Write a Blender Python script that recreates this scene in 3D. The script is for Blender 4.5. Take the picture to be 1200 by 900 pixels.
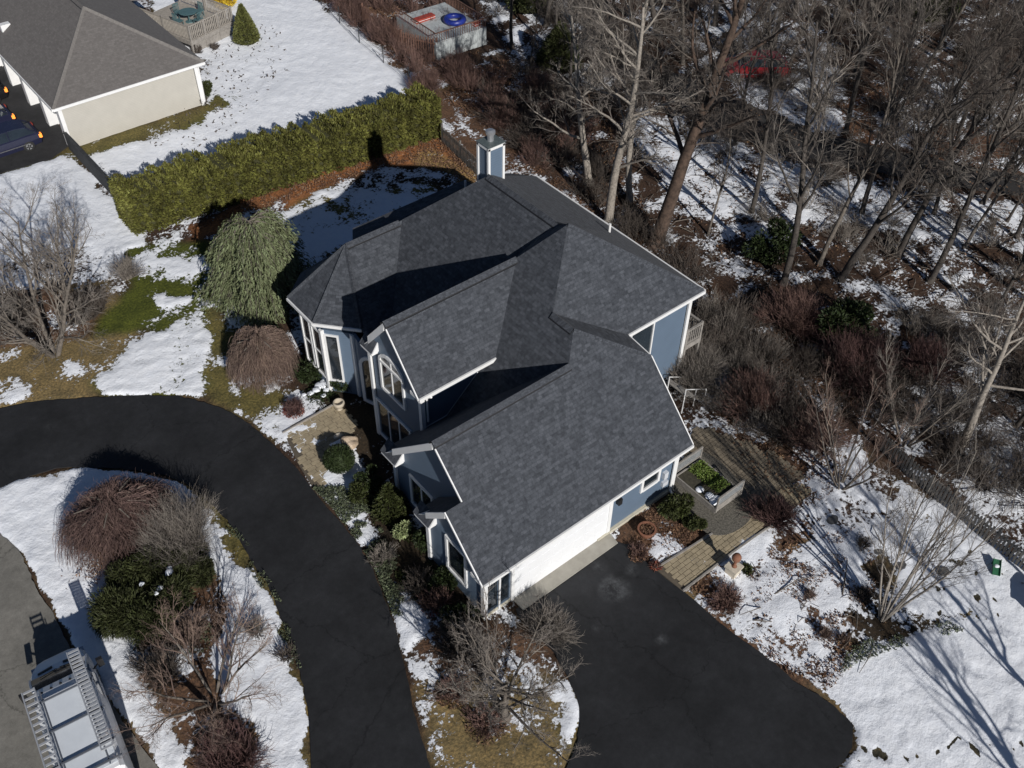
import bpy, math, random
import numpy as np
from math import sin, cos, radians, pi, sqrt, atan2
from mathutils import Vector, Matrix
for o in list(bpy.data.objects): bpy.data.objects.remove(o)
SC = bpy.context.scene
COL = SC.collection
# ---------------------------------------------------------------- camera
RIGHT=(0.7746057,-0.6322911,0.0139284); UP=(0.4372475,0.5513142,0.7105402); BACK=(-0.4569472,-0.5442983,0.7035188)
cd = bpy.data.cameras.new("camera"); cd.lens = 34.8; cd.sensor_width = 36; cd.clip_start = .5; cd.clip_end = 3000
cam = bpy.data.objects.new("camera", cd); COL.objects.link(cam)
cam.matrix_world = Matrix(((RIGHT[0],UP[0],BACK[0],0),(RIGHT[1],UP[1],BACK[1],0),(RIGHT[2],UP[2],BACK[2],32),(0,0,0,1)))
SC.camera = cam
# ---------------------------------------------------------------- light
SUN_EL = radians(28.3); SUN_AZ = radians(76.5)      # azimuth in which the light travels
w = bpy.data.worlds.new("World"); SC.world = w; w.use_nodes = True
nt = w.node_tree; bg = nt.nodes['Background']; sky = nt.nodes.new('ShaderNodeTexSky')
sky.sky_type = 'NISHITA'; sky.sun_disc = False; sky.sun_elevation = SUN_EL
sky.sun_rotation = atan2(-cos(SUN_AZ), -sin(SUN_AZ)); sky.altitude = 50; sky.air_density = .7; sky.dust_density = .2; sky.ozone_density = 3.0
nt.links.new(sky.outputs[0], bg.inputs[0]); bg.inputs[1].default_value = 0.05
sd = bpy.data.lights.new("sun", 'SUN'); sd.energy = 5.0; sd.angle = radians(.5); sd.color = (1, .965, .925)
sun = bpy.data.objects.new("sun", sd); COL.objects.link(sun)
dv = Vector((cos(SUN_EL)*cos(SUN_AZ), cos(SUN_EL)*sin(SUN_AZ), -sin(SUN_EL)))
sun.rotation_euler = dv.to_track_quat('-Z', 'Y').to_euler()
SC.view_settings.view_transform = 'Standard'; SC.view_settings.look = 'None'; SC.view_settings.exposure = -0.24
SC.render.engine = 'CYCLES'
# ---------------------------------------------------------------- helpers
R = random.Random(11)
def sethook(o, label=None, cat=None, group=None, kind=None):
    if label: o['label'] = label
    if cat: o['category'] = cat
    if group: o['group'] = group
    if kind: o['kind'] = kind
    return o
def thing(name, label, cat, loc=(0,0,0), rz=0, group=None):
    o = bpy.data.objects.new(name, None); COL.objects.link(o); o.empty_display_size = .3
    o.location = loc; o.rotation_euler = (0,0,rz)
    return sethook(o, label, cat, group)
def rootof(o):
    while o.parent: o = o.parent
    return o
class MB:
    def __init__(s): s.v = []; s.f = []; s.uv = None
    def add(s, vs, fs):
        n = len(s.v); s.v.extend([tuple(q) for q in vs]); s.f.extend([tuple(i+n for i in f) for f in fs]); return s
    def obox(s, o, u, v, n, a, b, c):
        o = Vector(o); u = Vector(u); v = Vector(v); n = Vector(n)
        P = [o+u*a[i]+v*b[j]+n*c[k] for i in (0,1) for j in (0,1) for k in (0,1)]
        return s.add(P, [(0,1,3,2),(4,6,7,5),(0,4,5,1),(2,3,7,6),(0,2,6,4),(1,5,7,3)])
    def box(s, x0, x1, y0, y1, z0, z1):
        return s.obox((0,0,0),(1,0,0),(0,1,0),(0,0,1),(x0,x1),(y0,y1),(z0,z1))
    def prism(s, pts, d):
        n = len(pts); d = Vector(d); P = [Vector(p) for p in pts]; P += [p+d for p in P]
        return s.add(P, [tuple(range(n)), tuple(range(2*n-1, n-1, -1))] + [(i, i+n, (i+1)%n+n, (i+1)%n) for i in range(n)])
    def tube(s, pts, rad, n=4, cap=True):
        k = len(pts)
        pts = [Vector(p) for p in pts]; base = len(s.v)
        if not isinstance(rad, (list, tuple)): rad = [rad]*k
        for i, p in enumerate(pts):
            t = (pts[min(i+1,k-1)] - pts[max(i-1,0)])
            if t.length < 1e-6: t = Vector((0,0,1))
            t.normalize(); a = Vector((1,0,0)) if abs(t.x) < .7 else Vector((0,1,0))
            u = t.cross(a).normalized(); v = t.cross(u)
            for j in range(n):
                th = 2*pi*j/n; q = p + (u*cos(th)+v*sin(th))*rad[i]; s.v.append((q.x,q.y,q.z))
        for i in range(k-1):
            for j in range(n):
                a = base+i*n+j; b = base+i*n+(j+1)%n; s.f.append((a, b, b+n, a+n))
        if cap and n > 3: s.f.append(tuple(base+(k-1)*n+j for j in range(n))); s.f.append(tuple(base+n-1-j for j in range(n)))
        return s
    def cyl(s, c, r, z0, z1, n=16, r2=None):
        return s.tube([(c[0],c[1],z0),(c[0],c[1],z1)], [r, r if r2 is None else r2], n)
    def lathe(s, c, prof, n=16):
        base = len(s.v)
        for r, z in prof:
            for j in range(n):
                th = 2*pi*j/n; s.v.append((c[0]+r*cos(th), c[1]+r*sin(th), c[2]+z))
        for i in range(len(prof)-1):
            for j in range(n):
                a = base+i*n+j; b = base+i*n+(j+1)%n; s.f.append((a,b,b+n,a+n))
        s.f.append(tuple(base+j for j in range(n-1,-1,-1))); s.f.append(tuple(base+(len(prof)-1)*n+j for j in range(n)))
        return s
    def mesh(s, name, mat=None, off=None, smooth=False):
        me = bpy.data.meshes.new(name)
        V = np.array(s.v, dtype=np.float64).reshape(-1,3)
        if off is not None: V = V - np.array(off)
        me.from_pydata(V.tolist(), [], s.f)
        if mat: me.materials.append(mat)
        if s.uv:
            l = me.uv_layers.new(name='uv'); l.data.foreach_set('uv', np.array(s.uv, dtype=np.float32).ravel())
        if smooth: me.shade_smooth()
        me.update(); return me
    def build(s, name, mat, parent=None, local=False, smooth=False, **k):
        off = None
        if parent and not local: off = tuple(rootof(parent).location)
        o = bpy.data.objects.new(name, s.mesh(name, mat, off, smooth)); COL.objects.link(o)
        if parent: o.parent = parent
        return sethook(o, **k)
def link(name, me, parent=None, loc=(0,0,0), rot=(0,0,0), sc=(1,1,1), **k):
    o = bpy.data.objects.new(name, me); COL.objects.link(o); o.parent = parent
    o.location = loc; o.rotation_euler = rot; o.scale = sc
    return sethook(o, **k)
def copy_tree(o, parent=None):
    c = o.copy(); COL.objects.link(c); c.parent = parent
    for ch in list(o.children): copy_tree(ch, c)
    return c
# ---------------------------------------------------------------- materials
def newmat(name):
    m = bpy.data.materials.new(name); m.use_nodes = True; return m, m.node_tree, m.node_tree.nodes['Principled BSDF']
def N(t, kind, **k):
    n = t.nodes.new(kind)
    for a, b in k.items():
        if isinstance(a, str) and hasattr(n, a): setattr(n, a, b)
        else: n.inputs[a].default_value = b
    return n
def ramp(t, fac, stops):
    r = t.nodes.new('ShaderNodeValToRGB'); e = r.color_ramp.elements
    while len(e) < len(stops): e.new(.5)
    for q, (p, c) in zip(e, stops): q.position = p; q.color = (*c, 1) if len(c) == 3 else c
    t.links.new(fac, r.inputs[0]); return r
def noise(t, scale, detail=4, rough=.6, vec=None, off=None):
    n = t.nodes.new('ShaderNodeTexNoise'); n.inputs['Scale'].default_value = scale; n.inputs['Detail'].default_value = detail
    n.inputs['Roughness'].default_value = rough
    if vec is None: vec = t.nodes.new('ShaderNodeNewGeometry').outputs['Position']
    t.links.new(vec, n.inputs['Vector']); return n
def simple(name, col, rough=.6, var=.25, scale=6, bump=0, bscale=40, metal=0, spec=.5, col2=None, island=0):
    m, t, b = newmat(name); b.inputs['Roughness'].default_value = rough; b.inputs['Metallic'].default_value = metal
    b.inputs['Specular IOR Level'].default_value = spec
    n = noise(t, scale, 5, .65)
    c1 = tuple(max(0,c*(1-var)) for c in col); c2 = col2 or tuple(c*(1+var) for c in col)
    r = ramp(t, n.outputs[0], [(.3, c1), (.7, c2)])
    out = r.outputs[0]
    if island:
        g = t.nodes.new('ShaderNodeNewGeometry'); h = t.nodes.new('ShaderNodeHueSaturation')
        mr = N(t, 'ShaderNodeMapRange'); mr.inputs['To Min'].default_value = 1-island; mr.inputs['To Max'].default_value = 1+island
        t.links.new(g.outputs['Random Per Island'], mr.inputs[0]); t.links.new(mr.outputs[0], h.inputs['Value'])
        mh = N(t, 'ShaderNodeMapRange'); mh.inputs['To Min'].default_value = .485; mh.inputs['To Max'].default_value = .515
        t.links.new(g.outputs['Random Per Island'], mh.inputs[0]); t.links.new(mh.outputs[0], h.inputs['Hue'])
        t.links.new(out, h.inputs['Color']); out = h.outputs[0]
    t.links.new(out, b.inputs['Base Color'])
    if bump:
        n2 = noise(t, bscale, 4); bp = t.nodes.new('ShaderNodeBump'); bp.inputs['Strength'].default_value = bump
        bp.inputs['Distance'].default_value = .02; t.links.new(n2.outputs[0], bp.inputs['Height']); t.links.new(bp.outputs[0], b.inputs['Normal'])
    return m
def shingle(name, dark, light, rough=.9):
    m, t, b = newmat(name); b.inputs['Roughness'].default_value = rough; b.inputs['Specular IOR Level'].default_value = .3; b.inputs['Sheen Weight'].default_value = .03; b.inputs['Sheen Roughness'].default_value = .4
    uv = t.nodes.new('ShaderNodeUVMap'); uv.uv_map = 'uv'
    # architectural shingles: staggered tabs with random tone
    br = t.nodes.new('ShaderNodeTexBrick'); br.offset = .37; br.offset_frequency = 2; br.squash = .7; br.squash_frequency = 3
    br.inputs['Scale'].default_value = 1; br.inputs['Brick Width'].default_value = .26; br.inputs['Row Height'].default_value = .135
    br.inputs['Mortar Size'].default_value = .008; br.inputs['Color1'].default_value = (0,0,0,1); br.inputs['Color2'].default_value = (1,1,1,1)
    br.inputs['Mortar'].default_value = (0,0,0,1)
    t.links.new(uv.outputs[0], br.inputs['Vector'])
    n1 = noise(t, 2.2, 3, .6, uv.outputs[0]); n2 = noise(t, 6.5, 3, .75, uv.outputs[0]); n3 = noise(t, 45, 2, .5, uv.outputs[0])
    def mx(a, bb, f):
        q = t.nodes.new('ShaderNodeMix'); q.data_type = 'FLOAT'; q.inputs[0].default_value = f
        t.links.new(a, q.inputs[2]); t.links.new(bb, q.inputs[3]); return q.outputs[0]
    bw = t.nodes.new('ShaderNodeRGBToBW'); t.links.new(br.outputs['Color'], bw.inputs[0])
    a = mx(n1.outputs[0], n2.outputs[0], .72); a = mx(a, bw.outputs[0], .2); a = mx(a, n3.outputs[0], .25)
    r = ramp(t, a, [(.30, dark), (.5, tuple((x+y)/2 for x, y in zip(dark, light))), (.66, light)])
    t.links.new(r.outputs[0], b.inputs['Base Color'])
    bp = t.nodes.new('ShaderNodeBump'); bp.inputs['Strength'].default_value = .6; bp.inputs['Distance'].default_value = .03
    t.links.new(a, bp.inputs['Height']); t.links.new(bp.outputs[0], b.inputs['Normal'])
    return m
def siding(name, col, pitch=.115):
    m, t, b = newmat(name); b.inputs['Roughness'].default_value = .55
    g = t.nodes.new('ShaderNodeNewGeometry'); s = t.nodes.new('ShaderNodeSeparateXYZ'); t.links.new(g.outputs['Position'], s.inputs[0])
    d = N(t, 'ShaderNodeMath', operation='DIVIDE'); d.inputs[1].default_value = pitch; t.links.new(s.outputs[2], d.inputs[0])
    fr = N(t, 'ShaderNodeMath', operation='FRACT'); t.links.new(d.outputs[0], fr.inputs[0])
    n = noise(t, 1.5, 3); r = ramp(t, n.outputs[0], [(.3, tuple(c*.96 for c in col)), (.7, tuple(c*1.04 for c in col))])
    ln = ramp(t, fr.outputs[0], [(0, (.72,.72,.72)), (.14, (1,1,1))])
    mu = t.nodes.new('ShaderNodeMix'); mu.data_type = 'RGBA'; mu.blend_type = 'MULTIPLY'; mu.inputs[0].default_value = 1
    t.links.new(r.outputs[0], mu.inputs[6]); t.links.new(ln.outputs[0], mu.inputs[7]); t.links.new(mu.outputs[2], b.inputs['Base Color'])
    iv = N(t, 'ShaderNodeMath', operation='SUBTRACT'); iv.inputs[0].default_value = 1; t.links.new(fr.outputs[0], iv.inputs[1])
    bp = t.nodes.new('ShaderNodeBump'); bp.inputs['Strength'].default_value = .35; bp.inputs['Distance'].default_value = .012
    t.links.new(iv.outputs[0], bp.inputs['Height']); t.links.new(bp.outputs[0], b.inputs['Normal'])
    return m
M = {}
M['shingle'] = shingle('charcoal_shingle', (.018,.021,.026), (.094,.102,.118))
M['shingle_grey'] = shingle('weathered_shingle', (.105,.097,.092), (.175,.163,.155))
M['blue'] = siding('blue_clapboard', (.115,.16,.22))
M['cream'] = siding('cream_clapboard', (.48,.46,.41), .1)
M['white'] = simple('white_trim', (.78,.78,.77), .45, .04, 3)
M['whiteshed'] = simple('grey_white_boards', (.42,.45,.45), .7, .2, 5)
M['garage'] = simple('garage_door_paint', (.80,.81,.82), .4, .03, 2)
M['gutter'] = simple('gutter_metal', (.55,.57,.6), .4, .1, 3)
M['glass'] = simple('window_glass', (.018,.024,.03), .04, .3, 1, spec=.8)
M['conc'] = simple('concrete_apron', (.34,.32,.275), .85, .18, 1.4, .3, 25)
M['found'] = simple('foundation_parging', (.50,.47,.38), .85, .1, 4)
M['metal'] = simple('galvanised_metal', (.5,.51,.53), .35, .1, 8, metal=.7)
M['chimcap'] = simple('chimney_cap_sheet', (.09,.11,.11), .5, .4, 9)
M['dark'] = simple('ridge_shadow_black', (.01,.01,.012), .6, .2, 4)  # black for the shadow line painted beside the ridge caps
M['black'] = simple('black_plastic', (.015,.015,.016), .5, .2, 8)
M['bark_pale'] = simple('pale_bark', (.27,.24,.205), .9, .45, 9, .6, 60)
M['bark'] = simple('grey_brown_bark', (.14,.12,.10), .9, .5, 7, .6, 60)
M['bark_dark'] = simple('dark_bark', (.065,.055,.047), .9, .5, 7, .6, 60)
M['bark_vine'] = simple('vine_covered_bark', (.078,.052,.038), .95, .6, 4, .9, 30)
M['twig'] = simple('grey_twig', (.17,.148,.128), .85, .35, 3, island=.4)
M['twig_dark'] = simple('brown_twig', (.075,.06,.05), .85, .4, 3, island=.5)
M['twig_red'] = simple('reddish_twig', (.13,.075,.062), .8, .5, 1.4, island=.5)
M['twig_maroon'] = simple('maroon_twig', (.088,.046,.042), .8, .5, 1.4, island=.5)
M['twig_mauve'] = simple('mauve_brown_twig', (.125,.078,.068), .8, .5, 1.6, island=.5)
M['twig_tan'] = simple('tan_twig', (.18,.125,.10), .85, .4, 1.8, island=.5)
M['hedge'] = simple('hedge_foliage', (.115,.113,.027), .7, .6, 1.1, island=.5, spec=.3)
M['cedar'] = simple('silvery_cedar_foliage', (.135,.155,.078), .7, .35, 3, island=.4, spec=.3)
M['box'] = simple('boxwood_foliage', (.026,.038,.012), .6, .4, 6, island=.5, spec=.3)
M['yew'] = simple('yew_foliage', (.038,.045,.013), .65, .5, 4, island=.5, spec=.3)
M['juniper'] = simple('juniper_foliage', (.042,.048,.016), .7, .5, 3, island=.5, spec=.3)
M['pale_leaf'] = simple('pale_variegated_leaf', (.28,.32,.15), .6, .35, 8, island=.4)
M['yellow'] = simple('golden_foliage', (.55,.38,.03), .7, .3, 6, island=.3)
M['cone'] = simple('clipped_conifer_foliage', (.11,.115,.03), .7, .4, 5, island=.4)
M['dryleaf'] = simple('dry_leaf', (.15,.082,.048), .85, .5, 5, island=.6)
M['redleaf'] = simple('rust_red_leaf', (.20,.055,.035), .8, .5, 5, island=.5)
M['groundcover'] = simple('ground_cover_leaf', (.085,.10,.055), .8, .6, 6, island=.6)
M['snowclump'] = simple('snow_clump', (.82,.85,.9), .6, .05, 6, .4, 12)
M['van'] = simple('white_van_paint', (.80,.81,.82), .35, .03, 2, spec=.6)
M['vanroof'] = simple('van_roof_sheet', (.66,.70,.74), .45, .05, 2)
M['alu'] = simple('ladder_aluminium', (.72,.73,.74), .3, .05, 8, metal=.55)
M['steel'] = simple('rack_steel', (.11,.12,.14), .5, .1, 8)
M['tyre'] = simple('tyre_rubber', (.02,.02,.02), .85, .2, 8)
M['rim'] = simple('wheel_rim', (.45,.46,.47), .3, .1, 8, metal=.6)
M['carblue'] = simple('dark_blue_car_paint', (.018,.02,.045), .25, .1, 2, spec=.7)
M['carblack'] = simple('black_car_paint', (.012,.012,.014), .25, .1, 2, spec=.7)
M['carred'] = simple('red_car_paint', (.18,.01,.014), .3, .1, 2, spec=.6)
M['chrome'] = simple('chrome_strip', (.6,.6,.62), .2, .1, 8, metal=.9)
M['wood_grey'] = simple('weathered_grey_wood', (.27,.25,.225), .85, .25, 5, .3, 30)
M['wood_brown'] = simple('brown_stained_wood', (.16,.085,.06), .85, .3, 5, .3, 30)
M['wood_dark'] = simple('dark_fence_wood', (.035,.037,.04), .9, .4, 4, .3, 30)
M['wood_fence'] = simple('grey_picket_wood', (.15,.14,.125), .85, .35, 4)
M['deck'] = simple('deck_boards', (.33,.30,.26), .8, .2, 5)
M['paver'] = simple('tan_paver', (.33,.27,.18), .85, .25, 3, .3, 40, island=.22)
M['patio'] = simple('worn_patio_paver', (.20,.165,.12), .9, .35, 1.6, .3, 40, island=.2)
M['bedding'] = simple('paver_joint_sand', (.11,.09,.065), .95, .2, 10)
M['gravel'] = simple('grey_gravel', (.125,.115,.095), .95, .7, 14, 1, 30)
M['stone'] = simple('cream_stone', (.58,.52,.42), .8, .15, 5, .4, 20)
M['boulder'] = simple('tan_boulder', (.50,.36,.23), .85, .35, 4, .7, 12, col2=(.62,.5,.38))
M['slate'] = simple('path_slab', (.10,.10,.10), .9, .3, 6, .4, 20)
M['terracotta'] = simple('terracotta', (.22,.095,.055), .8, .2, 8)
M['urn'] = simple('beige_urn', (.46,.40,.31), .75, .12, 5)
M['teal'] = simple('teal_metal', (.08,.15,.16), .5, .2, 6)
M['bluetoy'] = simple('blue_vinyl', (.015,.03,.22), .4, .2, 6)
M['redtoy'] = simple('red_vinyl', (.33,.05,.03), .5, .2, 6)
M['greentoy'] = simple('green_plastic', (.02,.11,.05), .45, .2, 6)
M['soil'] = simple('garden_soil', (.05,.045,.03), .95, .4, 10, .5, 30)
M['leafgreen'] = simple('garden_greens', (.12,.17,.03), .7, .4, 8, island=.4)
M['mesh'] = simple('wire_mesh_screen', (.33,.34,.34), .6, .2, 12)
def lampmat():
    m, t, b = newmat('lit_amber_lamp'); b.inputs['Base Color'].default_value = (.9,.25,.03,1)
    b.inputs['Emission Color'].default_value = (1,.3,.05,1); b.inputs['Emission Strength'].default_value = 1.4; return m
M['amber'] = lampmat()
def asphalt(name, c1, c2, rough, smudges=()):
    m, t, b = newmat(name); b.inputs['Roughness'].default_value = rough; b.inputs['Specular IOR Level'].default_value = .3
    n = noise(t, .35, 5, .6); n2 = noise(t, 60, 2, .5)
    r = ramp(t, n.outputs[0], [(.3, c1), (.7, c2)])
    mu = t.nodes.new('ShaderNodeMix'); mu.data_type = 'RGBA'; mu.blend_type = 'MULTIPLY'; mu.inputs[0].default_value = .5
    r2 = ramp(t, n2.outputs[0], [(.25, (.5,.5,.5)), (.75, (1.3,1.3,1.3))])
    t.links.new(r.outputs[0], mu.inputs[6]); t.links.new(r2.outputs[0], mu.inputs[7]); out = mu.outputs[2]
    g = t.nodes.new('ShaderNodeNewGeometry')
    wn = noise(t, .9, 4, .7); vm = N(t, 'ShaderNodeVectorMath', operation='MULTIPLY_ADD'); vm.inputs[1].default_value = (1.4,1.4,0); t.links.new(wn.outputs['Color'], vm.inputs[0]); t.links.new(g.outputs['Position'], vm.inputs[2])
    vo = t.nodes.new('ShaderNodeTexVoronoi'); vo.feature = 'DISTANCE_TO_EDGE'; vo.inputs['Scale'].default_value = .16; t.links.new(vm.outputs[0], vo.inputs['Vector'])
    cr = ramp(t, vo.outputs[0], [(0, (.45,.45,.45)), (.0045, (1,1,1))])
    n6 = noise(t, 2.6, 6, .8); rr6 = ramp(t, n6.outputs[0], [(.35, (.72,.72,.72)), (.6, (1.1,1.1,1.1)), (.75, (1.6,1.6,1.62))])
    for c_ in (cr, rr6):
        m9 = t.nodes.new('ShaderNodeMix'); m9.data_type = 'RGBA'; m9.blend_type = 'MULTIPLY'; m9.inputs[0].default_value = .8; t.links.new(out, m9.inputs[6]); t.links.new(c_.outputs[0], m9.inputs[7]); out = m9.outputs[2]
    n3 = noise(t, 1.6, 6, .75)
    for (x, y, rr, s) in smudges:                     # dried salt and dust patches that lie on the asphalt
        d = N(t, 'ShaderNodeVectorMath', operation='DISTANCE'); d.inputs[1].default_value = (x, y, .01); t.links.new(g.outputs['Position'], d.inputs[0])
        mr = N(t, 'ShaderNodeMapRange'); mr.inputs[1].default_value = rr; mr.inputs[2].default_value = 0; mr.inputs[3].default_value = -.25; mr.inputs[4].default_value = s
        t.links.new(d.outputs['Value'], mr.inputs[0])
        ml = N(t, 'ShaderNodeMapRange'); ml.inputs[1].default_value = .42; ml.inputs[2].default_value = .75; ml.inputs[3].default_value = 0; ml.inputs[4].default_value = 1.
        t.links.new(n3.outputs[0], ml.inputs[0])
        ad = N(t, 'ShaderNodeMath', operation='MULTIPLY'); ad.use_clamp = True; t.links.new(mr.outputs[0], ad.inputs[0]); t.links.new(ml.outputs[0], ad.inputs[1])
        mi = t.nodes.new('ShaderNodeMix'); mi.data_type = 'RGBA'; t.links.new(ad.outputs[0], mi.inputs[0]); t.links.new(out, mi.inputs[6]); mi.inputs[7].default_value = (.25,.26,.27,1); out = mi.outputs[2]
    t.links.new(out, b.inputs['Base Color'])
    bp = t.nodes.new('ShaderNodeBump'); bp.inputs['Strength'].default_value = .25; bp.inputs['Distance'].default_value = .01
    t.links.new(n2.outputs[0], bp.inputs['Height']); t.links.new(bp.outputs[0], b.inputs['Normal'])
    return m
# ---------------------------------------------------------------- ground
def vnoise(x, y, seed):
    rs = np.random.RandomState(seed); T = rs.rand(257, 257)
    T[256] = T[0]; T[:,256] = T[:,0]
    xi = np.floor(x).astype(int); yi = np.floor(y).astype(int); fx = x-xi; fy = y-yi
    fx = fx*fx*(3-2*fx); fy = fy*fy*(3-2*fy); xi %= 256; yi %= 256
    return (T[xi,yi]*(1-fx)+T[xi+1,yi]*fx)*(1-fy) + (T[xi,yi+1]*(1-fx)+T[xi+1,yi+1]*fx)*fy
def fbm(x, y, seed, o=4, g=.5):
    s = 0; a = 1; n = 0
    for i in range(o): s = s + a*vnoise(x*2**i+13.7*i, y*2**i+7.1*i, seed+i); n += a; a *= g
    return s/n
def inpoly(x, y, P):
    r = np.zeros(x.shape, bool); n = len(P)
    for i in range(n):
        x0, y0 = P[i][:2]; x1, y1 = P[(i+1)%n][:2]
        if y0 == y1: continue
        c = ((y0 > y) != (y1 > y)) & (x < (x1-x0)*(y-y0)/(y1-y0)+x0); r ^= c
    return r
def smoothpoly(P, it=2):
    for _ in range(it):
        Q = []
        for i in range(len(P)):
            a = P[i]; b = P[(i+1)%len(P)]
            Q += [(a[0]*.75+b[0]*.25, a[1]*.75+b[1]*.25), (a[0]*.25+b[0]*.75, a[1]*.25+b[1]*.75)]
        P = Q
    return P
DRIVE = smoothpoly([(-3.26, 39.19), (2.05, 37.83), (3.94, 36.74), (5.85, 35.63), (7.96, 34.02), (9.19, 32.7), (9.93, 30.9), (10.41, 28.95), (10.41, 26.77), (10.44, 25.15), (10.45, 23.72), (10.38, 22.08), (10.13, 20), (9.65, 18.31), (9.08, 16.93), (8.48, 15.47), (7.84, 13.95), (7.37, 12.42), (6.03, 10.03), (2.54, 12.86), (4.24, 14.77), (4.98, 16.26), (5.83, 18.44), (6.48, 21.08), (6.83, 24.02), (6.87, 26.96), (6.49, 28.88), (4.95, 30.88), (3.06, 32.56), (1.78, 32.99), (0.45, 33.23), (-4.72, 33.51)], 2)
PAD = [(13.3, 15.38), (18.39, 15.2), (18.73, 14.77), (18.71, 13.34), (18.76, 12.01), (18.88, 10.39), (19.03, 8.85), (19.17, 7), (19.58, 5.63), (19.39, 4.58), (18.7, 4.13), (17.54, 4.05), (14.72, 3.01), (8.5, 8.03), (10.71, 9.66), (11.87, 10.32), (12.67, 11.07), (13.03, 12.02), (13.22, 13.3), (13.21, 14.38)]
ROAD = [(-10.31, 42.39), (-2.67, 34.02), (-0.38, 30.84), (-0.21, 29.91), (-0.09, 28.68), (-0.2, 26.81), (-0.17, 24.8), (-0.03, 22.31), (0.19, 20.11), (0.29, 17.95), (0.17, 14.45), (-13.1, 22.43)]
FAR = [(55.82, 57.92), (49.57, 47.44), (48.36, 41.58), (48.72, 36.88), (49.32, 33.77), (49.56, 30.53), (51.19, 27.23), (54.21, 21.48), (55.57, 19.5), (61.03, 11.98), (58.72, 10.92), (53.6, 18.34), (50.76, 22.11), (48.97, 25), (46.96, 28.45), (45.97, 30.92), (45.04, 33.91), (45.25, 38.16), (45.49, 44.87), (50.45, 53.95)]
NDRIVE = [(13.07, 57.15), (11.43, 56.27), (8.55, 56.56), (-0.3, 57.41), (4.71, 78.66), (13.15, 69.82), (13.44, 65.9)]
AISLE = [(8.66, 15.32), (9.73, 15.05), (11.84, 13.79), (12.94, 12.74), (12.99, 11.97), (12.69, 11.01), (12.04, 10.37), (10.8, 9.67), (8.75, 8.33), (6.67, 10.01), (7.33, 12.27), (7.93, 13.88)]
GRASS=(.115,.13,.03); TAN=(.21,.165,.085); OLIVE=(.14,.125,.05); LIT=(.062,.040,.030); ORA=(.30,.135,.06); SOIL=(.045,.035,.025); BRN=(.13,.08,.055); STRAW=(.34,.24,.11); GREEN=(.082,.10,.02)
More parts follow.
